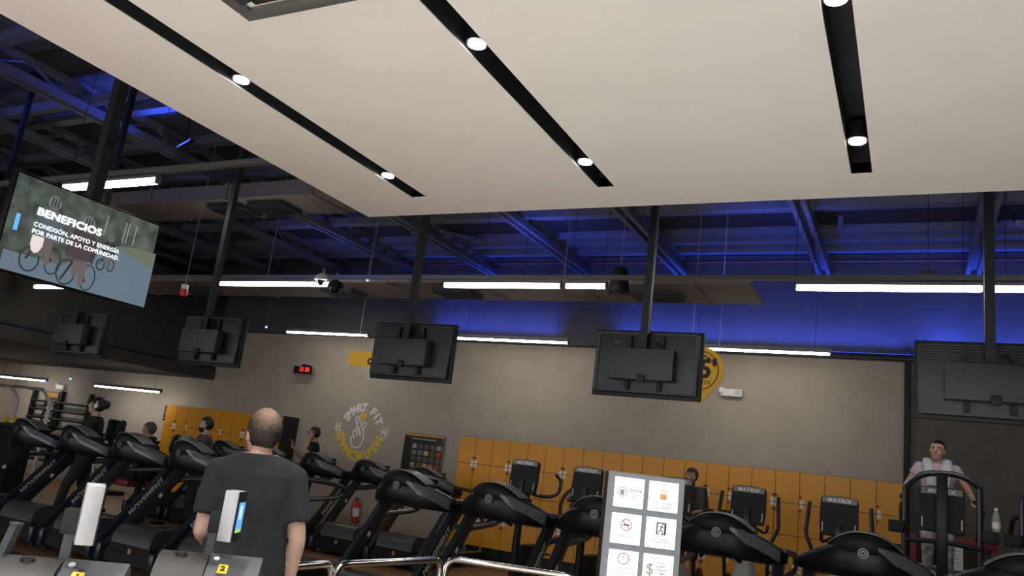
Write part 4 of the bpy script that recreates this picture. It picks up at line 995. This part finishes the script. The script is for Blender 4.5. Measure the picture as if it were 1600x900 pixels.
# ------------------------------------------------------------------ people
def remesh(bm, name, vox, it=4):
    bmesh.ops.recalc_face_normals(bm, faces=bm.faces[:])
    me = bpy.data.meshes.new(name); bm.to_mesh(me); bm.free()
    o = bpy.data.objects.new('tmp', me); COL.objects.link(o)
    md = o.modifiers.new('r', 'REMESH'); md.mode = 'VOXEL'; md.voxel_size = vox; md.use_smooth_shade = True
    sm = o.modifiers.new('s', 'SMOOTH'); sm.factor = .5; sm.iterations = it
    dg = bpy.context.evaluated_depsgraph_get(); out = bpy.data.meshes.new_from_object(o.evaluated_get(dg))
    bpy.data.objects.remove(o); bpy.data.meshes.remove(me); out.name = name
    return out
V = Vector
TORSO = [(.84, .15, .105, 0), (.9, .172, .118, .005), (.97, .172, .12, .0), (1.06, .152, .11, -.005), (1.16, .155, .11, -.005), (1.27, .172, .116, 0), (1.36, .178, .108, .005), (1.42, .145, .085, .01), (1.46, .085, .065, .012)]
def hand(bm, wr, d, palm, curl=.5, s=1., thumb=None):
    """palm and five bent fingers: d points along the hand, palm is the side the fingers close to"""
    d = d.normalized(); palm = (palm-d*palm.dot(d)).normalized(); side = d.cross(palm).normalized()
    if thumb is None: thumb = side
    sg = 1 if side.dot(thumb) >= 0 else -1
    c = wr+d*.05*s
    caps(bm, wr, wr+d*.02*s, .026*s, .026*s)
    for k in (-1, -.33, .33, 1): caps(bm, wr+d*.015*s+side*k*.014*s, wr+d*.085*s+side*k*.027*s, .016*s, .0135*s, 8)
    for i, L in enumerate((.066, .078, .074, .058)):
        b0 = wr+d*.088*s+side*sg*(.03-.02*i)*s; a = 0.; p0 = b0
        for j, f in enumerate((.45, .32, .23)):
            a += curl*(.7 if j == 0 else .9); dr = d*math.cos(a)+palm*math.sin(a); p1 = p0+dr*L*f*s; caps(bm, p0, p1, .0098*s-.001*j*s, .009*s-.001*j*s, 8); p0 = p1
    tb = wr+d*.025*s+side*sg*.024*s; t1 = tb+(d*.5+side*sg*.75+palm*.35).normalized()*.04*s; t2 = t1+(d*.85+side*sg*.25+palm*.45*(.5+curl)).normalized()*.032*s
    caps(bm, tb, t1, .0135*s, .0115*s, 8); caps(bm, t1, t2, .0115*s, .0095*s, 8)
def person(label, loc, rz, height=1.72, bulk=1., J=None, lean=(0, 0), head=(0, 0, 0), skin=M_skinA, shirt=M_teeblk, sleeve=.62, pants=M_pants, hem=.86, hair=M_hair, hairfn=None,
           curl=(.5, .5), extra=None, vox=.0085, shorts=None, fem=False, shoes=True, belly=0., palms=None, up_=0., hdrop=0., thin=None):
    k = height/1.72
    t = thing('person', label, 'person', loc, rz)
    j = {'hip': .095, 'lsh': (.185, .005, 1.405), 'rsh': (-.185, .005, 1.405), 'lel': (.235, .04, 1.13), 'rel': (-.235, .04, 1.13), 'lwr': (.25, -.04, .89), 'rwr': (-.25, -.04, .89),
         'lhd': (0, -.15, -1), 'rhd': (0, -.15, -1), 'lkn': (.105, -.02, .49), 'rkn': (-.105, -.02, .49), 'lan': (.11, .02, .085), 'ran': (-.11, .02, .085), 'ltoe': None, 'rtoe': None}
    if J: j.update(J)
    def le(p):      # lean applied above the pelvis
        p = V(p); f = max(0, p.z-.93); return V((p.x+lean[0]*f, p.y+lean[1]*f, p.z))
    P = {q: (le(v) if q[1:] in ('sh',) else V(v)) for q, v in j.items() if v is not None and q != 'hip'}
    neck = le((0, .012, 1.45)); hc = le((0, -.015, 1.605-hdrop)); HR = Euler((R(head[0]), R(head[1]), R(head[2])), 'ZXY' if False else 'XYZ').to_matrix()
    def hp(x, y, z): return hc+HR @ V((x, y, z))
    bw = bulk
    def torso(bm, infl, z0=.0, z1=9, belly_=belly):
        secs = []
        for z, a, b_, yo in TORSO:
            if z < z0-1e-6 or z > z1: continue
            if fem: a = a*(.93 if z > 1.3 else .9 if z > 1.0 else 1.0)
            bl = belly_*math.exp(-((z-1.08)/.16)**2)
            c = le((0, yo-bl*.4, z+(up_ if z > 1.3 else 0))); secs.append(oval(c, a*bw+infl+bl*.5, b_*(bw**1.3)+infl+bl*.6, 24, 2.3))
        loft(bm, secs)
    # body: one continuous surface
    bm = B(); torso(bm, 0)
    caps(bm, neck+V((0, .0, -.04)), hp(0, .02, -.06), .058*(.85 if fem else 1), .052*(.85 if fem else 1))
    for s, c in ((1, 'l'), (-1, 'r')):
        sh, elb, wr = P[c+'sh'], P[c+'el'], P[c+'wr']; g = .86 if fem else 1.
        caps(bm, V((sh.x*.72, sh.y, sh.z+.005)), sh, .058*g*bw, .056*g*bw); caps(bm, sh, elb, .052*g*bw, .041*g*bw**.7); caps(bm, elb, wr, .041*g*bw**.7, .0275*g)
        caps(bm, elb.lerp(wr, .12), elb.lerp(wr, .42), .041*g*bw**.7, .036*g)
        pn = (palms or {}).get(c, V((-s, 0, 0))); hand(bm, wr, V(j[c+'hd']), V(pn), curl[0 if c == 'l' else 1], .95 if fem else 1.02, V((0, -1, .3)))
        hpj = V((s*j['hip'], 0, .9)); kn, an = P[c+'kn'], P[c+'an']
        caps(bm, hpj, kn, .088*bw, .056); caps(bm, kn, an, .054, .036); caps(bm, kn.lerp(an, .15)+V((0, .012, 0)), kn.lerp(an, .45)+V((0, .01, 0)), .053, .046)
        toe = V(j[c+'toe']) if j[c+'toe'] else an+V((s*.02, -.16, -.05)); heel = an+V((0, .045, -.045))
        caps(bm, heel, toe, .034, .028)
    def skull(bm, f=1.):
        t_ = B(); ell(t_, (0, .012, .025), (.076*f, .096*f, .098*f), u=20, v=14); ell(t_, (0, -.018, -.035), (.062*f, .072*f, .082*f), u=18, v=12); ell(t_, (0, -.045, -.075), (.04*f, .042*f, .036*f), u=12, v=8)
        if f == 1.:
            caps(t_, (0, -.088, .02), (0, -.108, -.018), .009, .0135, 8); ell(t_, (0, -.1, -.02), (.018, .012, .01), u=10, v=8)
            ell(t_, (0, -.082, -.058), (.024, .012, .012), u=10, v=8)
            for s in (-1, 1): ell(t_, (s*.074, .012, -.008), (.011, .02, .032), (0, 0, s*.4), u=10, v=8); ell(t_, (s*.03, -.083, .034), (.024, .012, .008), u=10, v=8); ell(t_, (s*.04, -.065, -.02), (.022, .018, .02), u=10, v=8)
        m = HR.to_4x4(); m.translation = hc; xf(t_, m); merge(bm, t_)
    skull(bm)
    body = obj('body', remesh(bm, 'body', vox, 3), skin, t)
    hm = HR.to_4x4(); hm.translation = hc
    for s in (-1, 1):
        e = obj('eye', xf(one(ell, (s*.031, -.0835, .014), (.0135, .008, .0085), u=10, v=8), hm), M_eye, body); obj('iris', xf(one(ell, (s*.031, -.0905, .014), (.006, .003, .006), u=8, v=6), hm), M_iris, e)
        bm = B(); tube(bm, [(s*.014, -.0945, .031), (s*.03, -.093, .036), (s*.048, -.082, .031)], .0045, 6); obj('eyebrow', xf(bm, hm), hair, body)
    bm = B(); tube(bm, [(-.022, -.089, -.057), (-.008, -.095, -.055), (0, -.0955, -.0565), (.008, -.095, -.055), (.022, -.089, -.057)], .0048, 6); obj('mouth', xf(bm, hm), M_lip, body)
    # hair: a shell on the skull where the hair grows
    fn = hairfn or (lambda x, y, z: z > .052-.02*(y > .0) - (.10 if y > .02 else 0) or (y > .03 and z > -.07) or (abs(x) > .05 and y > -.015 and z > .0))
    bm = B(); bmesh.ops.create_uvsphere(bm, u_segments=40, v_segments=28, radius=1)
    for v in bm.verts:
        v.co = V((v.co.x*.0835, v.co.y*.1045+.014, v.co.z*.109+.024))
        v.co *= 1+.02*math.sin(v.co.x*160+v.co.z*90)*math.sin(v.co.y*140)
    bmesh.ops.delete(bm, geom=[v for v in bm.verts if not fn(*v.co)], context='VERTS')
    r = bmesh.ops.solidify(bm, geom=bm.faces[:], thickness=.014)
    tv = [thin(*v.co) for v in bm.verts] if thin else None
    ho = obj('hair', xf(bm, hm), hair, t)
    if thin:
        at_ = ho.data.attributes.new('thin', 'FLOAT', 'POINT')
        for i_, f_ in enumerate(tv): at_.data[i_].value = f_
    # clothes
    bm = B(); torso(bm, .014, hem)
    for s, c in ((1, 'l'), (-1, 'r')):
        sh, elb = P[c+'sh'], P[c+'el']; g = (.9 if fem else 1.)
        if sleeve > 0:
            caps(bm, le((s*.05, .008, 1.415+up_)), sh, .055*g, .066*g*bw); caps(bm, le((s*.09, .0, 1.33)), sh+V((-s*.01, 0, -.03)), .09*g, .07*g*bw); frustum(bm, sh, sh.lerp(elb, sleeve), .066*g*bw, .064*g*bw**.8, 16)
            if sleeve > 1: caps(bm, elb, elb.lerp(P[c+'wr'], sleeve-1), .052*bw, .042)
        else: caps(bm, V((sh.x*.55, sh.y, sh.z+.01)), V((sh.x*.8, sh.y, sh.z+.0)), .062*bw, .06*bw)
    sme = remesh(bm, 'shirt', vox, 5)
    for v in (sme.vertices if belly else ()):
        c_ = v.co; f = noise.noise(V((c_.x*9, c_.y*9, c_.z*4.5+c_.x*5)))*.011+noise.noise(V((c_.x*22+3, c_.y*22, c_.z*12-c_.x*14)))*.005
        v.co = c_+v.normal*f*(1.2 if c_.z < 1.3 else .6)
    st = obj('shirt', sme, shirt, t)
    if pants:
        bm = B(); torso(bm, .008, 0, 1.0)
        for s, c in ((1, 'l'), (-1, 'r')):
            hpj = V((s*j['hip'], 0, .9)); kn, an = P[c+'kn'], P[c+'an']; tight = .6 if fem else 1
            caps(bm, hpj, kn, .088*bw+.012*tight, .062+.012*tight)
            if shorts is None: caps(bm, kn, kn.lerp(an, .4), .062+.012*tight, .05+.018*tight); frustum(bm, kn.lerp(an, .4), kn.lerp(an, .93), .05+.018*tight, .042+.02*tight, 16)
        obj('trousers' if shorts is None else 'shorts', remesh(bm, 'trousers', vox, 4), pants, t)
    if shoes:
        for s, c in ((1, 'l'), (-1, 'r')):
            an = P[c+'an']; toe = V(j[c+'toe']) if j[c+'toe'] else an+V((s*.02, -.16, -.05)); heel = an+V((0, .045, -.045))
            bm = B(); caps(bm, heel, toe, .046, .04, 14); caps(bm, an+V((0, 0, .01)), an+V((0, -.01, -.04)), .047, .045, 14); so = obj('shoe', remesh(bm, 'shoe', .008, 4), M_shoe, t)
            bm = B(); caps(bm, heel+V((0, 0, -.026)), toe+V((0, 0, -.02)), .026, .024, 12); caps(bm, heel.lerp(toe, .5)+V((.014, 0, -.024)), heel.lerp(toe, .5)+V((-.014, 0, -.024)), .024, .024, 12); obj('sole', remesh(bm, 'sole', .008, 3), M_sole, so)
    if extra: extra(t, dict(P=P, hp=hp, hm=hm, le=le, body=body, shirt=st))
    t.scale = (k, k, k)
    return t

# balding man seen from behind at the turnstile
def bald(x, y, z):
    front = y < -.03 and z > .03
    return (not front) and ((y > .01 and z > -.085) or (abs(x) > .05 and y > -.03 and z > -.0) or (z > .045 and y > -.03))
def thinning(x, y, z): return max(0., min(1., 1.5-math.sqrt(((x-.008)/.062)**2+((y-.055)/.085)**2+((z-.095)/.075)**2)))
def thin_hair():
    m = bpy.data.materials.new('thinning_brown_hair'); m.use_nodes = True; nt = m.node_tree; b = nt.nodes['Principled BSDF']; b.inputs['Roughness'].default_value = .6
    a = nt.nodes.new('ShaderNodeAttribute'); a.attribute_name = 'thin'; tc = nt.nodes.new('ShaderNodeTexCoord'); n = nt.nodes.new('ShaderNodeTexNoise'); n.inputs['Scale'].default_value = 70; n.inputs['Detail'].default_value = 5
    nt.links.new(tc.outputs['Object'], n.inputs['Vector'])
    mt = nt.nodes.new('ShaderNodeMath'); mt.operation = 'MULTIPLY_ADD'; mt.inputs[1].default_value = .9; mt.inputs[2].default_value = -.5; nt.links.new(n.outputs['Fac'], mt.inputs[0])
    ad = nt.nodes.new('ShaderNodeMath'); ad.operation = 'ADD'; ad.use_clamp = True; nt.links.new(a.outputs['Fac'], ad.inputs[0]); nt.links.new(mt.outputs[0], ad.inputs[1])
    mx = nt.nodes.new('ShaderNodeMixRGB'); nt.links.new(ad.outputs[0], mx.inputs[0]); mx.inputs[1].default_value = (.02, .014, .011, 1); mx.inputs[2].default_value = (.27, .17, .12, 1)
    nt.links.new(mx.outputs[0], b.inputs['Base Color']); return m
DM = 3.15
pm = at(417, 700, Y=DM)
person('balding man in a charcoal t-shirt seen from behind, standing past the turnstile', (pm.x, DM, 0), R(180+40), 1.75, 1.06, hairfn=bald, hair=thin_hair(), thin=thinning, shirt=M_tee, pants=M_jean, hem=.84, sleeve=.72, skin=M_skinA, belly=.06, up_=.03, hdrop=.022, vox=.008,
       head=(4, 0, 26), lean=(.05, 0), J={'lsh': (.18, .0, 1.385), 'rsh': (-.18, .0, 1.385), 'lel': (.225, .03, 1.10), 'rel': (-.225, .05, 1.10), 'lwr': (.2, -.2, 1.0), 'rwr': (-.215, -.0, .86), 'lhd': (.0, -1, -.2)}, curl=(.7, .55))
# woman with bun on a treadmill at left
def bun(t, c):
    bm = B(); ell(bm, (0, .115, .045), (.062, .058, .062)); ell(bm, (0, .09, .05), .05); obj('hair_bun', xf(bm, c['hm']), M_hair, t)
    bm = B(); ell(bm, (.083, .01, .0), (.016, .03, .036)); tube(bm, [(.088*math.cos(a), .01, .12*math.sin(a)+.0) for a in [i*PI/10 for i in range(11)]], .007, 6); obj('headphones', xf(bm, c['hm']), M_plate, t)
    bm = B(); box(bm, (.03, c['le']((0, 0, 1.25)).y-.131, 1.25), (.12, .006, .06)); obj('shirt_print', bm, M_olive, t, False)
fringe = lambda x, y, z: z > .03 or (y > .0 and z > -.09) or (abs(x) > .055 and y > -.05 and z > -.05)
pw = at(147, 660, Y=7.25)
person('woman with black hair in a bun and black t-shirt walking on a treadmill', (pw.x, 7.25, .2), R(-38), 1.64, 1.08, hairfn=fringe, shirt=M_teeblk, fem=True, extra=bun, head=(-6, 0, -12),
       J={'lel': (.25, -.1, 1.17), 'rel': (-.25, -.1, 1.17), 'lwr': (.17, -.36, 1.19), 'rwr': (-.17, -.36, 1.19), 'lhd': (-.1, -1, .05), 'rhd': (.1, -1, .05), 'lkn': (.1, -.16, .5), 'lan': (.1, -.22, .09), 'rkn': (-.1, .03, .49), 'ran': (-.1, .3, .16)}, curl=(.9, .9), palms={'l': (0, 0, -1), 'r': (0, 0, -1)})
# seated grey-haired man
def scarf(t, c):
    bm = B(); pts = [c['le']((.115*math.cos(a), .0+.1*math.sin(a), 1.455+.02*math.sin(a))) for a in [i*2*PI/20 for i in range(20)]]; tube(bm, pts, .034, 10, True); obj('neck_towel', bm, M_teeblk, t)
    bm = B(); caps(bm, c['le']((-.08, -.11, 1.44)), c['le']((-.1, -.15, 1.2)), .03, .026); obj('neck_towel_end', bm, M_teeblk, t)
ps = at(218, 700, Y=9.1)
person('seated man with greying hair and a black sleeveless top on the leg machine', (ps.x+.15, 9.1, -.12), R(-62), 1.72, 1.05, hair=M_hairgrey, skin=M_skinB, sleeve=0, extra=scarf, head=(5, 0, 0), lean=(0, .0),
       J={'lel': (.25, -.22, 1.22), 'rel': (-.25, -.22, 1.22), 'lwr': (.12, -.42, 1.24), 'rwr': (-.12, -.42, 1.24), 'lhd': (-.5, -1, 0), 'rhd': (.5, -1, 0), 'lkn': (.16, -.43, .9), 'rkn': (-.16, -.43, .9), 'lan': (.16, -.62, .5), 'ran': (-.16, -.62, .5)}, curl=(1., 1.), shorts=True)
# man with a grey towel
def towelfn(t, c):
    bm = B(); ell(bm, (.02, -.27, 1.31), (.17, .1, .12)); ell(bm, (-.08, -.27, 1.2), (.1, .07, .14)); ell(bm, (.1, -.25, 1.18), (.08, .07, .12)); me = remesh(bm, 'towel', .012, 4)
    tw = obj('grey_towel', me, M_towelgrey, t)
    bm = B(); bmesh.ops.create_uvsphere(bm, u_segments=30, v_segments=20, radius=1)
    for v in bm.verts: v.co = V((v.co.x*.07, v.co.y*.078-.018, v.co.z*.09-.036))
    bmesh.ops.delete(bm, geom=[v for v in bm.verts if not (v.co.z < -.045 and v.co.y < .015 and not (abs(v.co.x) < .02 and v.co.y < -.05 and v.co.z > -.075))], context='VERTS')
    bmesh.ops.solidify(bm, geom=bm.faces[:], thickness=.008); obj('beard', xf(bm, c['hm']), M_hair, t)
pt = at(318, 690, Y=9.25)
person('bearded man in a grey polo holding a grey towel before the far left lockers', (pt.x, 9.25, 0), R(-38), 1.79, 1.05, shirt=M_teegrey, skin=M_skinA, extra=towelfn, head=(-6, 0, -15), sleeve=.8,
       J={'lel': (.24, -.1, 1.14), 'rel': (-.24, -.1, 1.14), 'lwr': (.1, -.3, 1.27), 'rwr': (-.1, -.3, 1.22), 'lhd': (-1, -.4, .1), 'rhd': (1, -.4, .1)}, curl=(.9, .9))
# man with a phone
def stripes(t, c):
    for i, (x_, h_) in enumerate(((.055, .06), (.0, .095), (-.055, .13))):
        bm = B(); box(bm, c['le']((x_-.01, -.137, 1.27+h_/2-.03)), (.036, .012, h_), (0, .35, 0)); obj('shirt_stripe', bm, M_print, t, False)
    w_ = c['P']['rwr']; bm = B(); bbox(bm, (w_.x-.0, w_.y-.06, w_.z+.12), (.075, .012, .15), .004, (.4, 0, 0)); obj('phone', bm, M_black, t)
    bm = B()
    for s in (-1, 1): tube(bm, [(s*.033+.022*math.cos(i*PI/6), -.1, .013+.017*math.sin(i*PI/6)) for i in range(12)], .003, 5, True); cyl(bm, (s*.055, -.098, .015), (s*.078, .0, .015), .003, 5)
    cyl(bm, (-.011, -.101, .016), (.011, -.101, .016), .003, 5); obj('glasses', xf(bm, c['hm']), M_black, t)
pp = at(489, 695, Y=11.15)
person('man in a black t-shirt with white chest stripes touching his ear and raising a phone', (pp.x, 11.15, .2), R(-42), 1.67, 1.0, shirt=M_teeblk, skin=M_skinB, extra=stripes, head=(0, 0, -22), sleeve=.6,
       J={'lel': (.3, -.16, 1.2), 'lwr': (.13, -.1, 1.49), 'lhd': (-.2, .3, 1), 'rel': (-.3, -.12, 1.16), 'rwr': (-.3, -.32, 1.34), 'rhd': (0, -.1, 1)}, curl=(.6, .9), palms={'l': (-1, 0, 0), 'r': (0, -1, 0)})
# man in an olive shirt on the elliptical
def straps(t, c):
    for s in (-1, 1):
        bm = B(); pts = [c['le'](q) for q in ((s*.1, .12, 1.3), (s*.11, .06, 1.45), (s*.11, -.06, 1.44), (s*.11, -.135, 1.3), (s*.115, -.135, 1.1))]; tube(bm, smooth_path(pts), .02, 8, flat=(.024, .008)); obj('backpack_strap', bm, M_teeblk, t)
po = at(1079, 770, Y=10.7)
person('man in an olive shirt with dark straps exercising behind the notice totem', (po.x, 10.7, .33), R(-12), 1.55, 1.08, shirt=M_olive, skin=M_skinB, hair=M_hairbrown, extra=straps, head=(0, 0, -20), sleeve=.95,
       J={'lel': (.26, -.05, 1.13), 'lwr': (.2, -.3, 1.1), 'lhd': (-.3, -1, 0), 'rel': (-.26, -.05, 1.13), 'rwr': (-.2, -.3, 1.1), 'rhd': (.3, -1, 0)}, curl=(1., 1.), shorts=True)
# woman on the stair climber
def neck_towel(t, c):
    bm = B(); L = c['le']
    for s in (-1, 1):
        pts = smooth_path([L((s*.02, .1, 1.47)), L((s*.085, .06, 1.5)), L((s*.1, -.05, 1.47)), L((s*.085, -.125, 1.36)), L((s*.065, -.15, 1.2))]); tube(bm, pts, .04, 12, flat=(.055, .022))
    obj('towel', remesh(bm, 'towel', .009, 3), M_towel, t)
    for n in ('l', 'r'):
        w_ = c['P'][n+'wr']; bm = B(); ell(bm, w_+V((0, -.05, -.02)), (.048, .062, .04)); obj('glove', bm, M_black, t)
pulled = lambda x, y, z: z > .072 or (y > .01 and z > -.06) or (abs(x) > .055 and y > -.03 and z > .02)
def bun2(t, c):
    neck_towel(t, c); bm = B(); ell(bm, (0, .1, .09), (.045, .045, .045)); obj('hair_bun', xf(bm, c['hm']), M_hair, t)
pc = at(1464, 750, Y=10.0)
person('woman in a pale lilac top with a pale blue neck towel on the stair climber', (pc.x, 10.0, .83), R(2), 1.62, 1.04, hairfn=pulled, shirt=M_pink, skin=M_skinC, pants=M_legg, fem=True, extra=bun2, head=(0, 5, -14), sleeve=.45, hair=M_hair, lean=(0, -.08), hem=.9,
       J={'lel': (.31, -.05, 1.19), 'rel': (-.31, -.05, 1.19), 'lwr': (.35, -.3, 1.06), 'rwr': (-.35, -.3, 1.06), 'lhd': (-.1, -1, -.1), 'rhd': (.1, -1, -.1), 'rkn': (-.1, -.18, .55), 'ran': (-.1, -.08, .2)}, curl=(1.1, 1.1), palms={'l': (0, 0, -1), 'r': (0, 0, -1)})
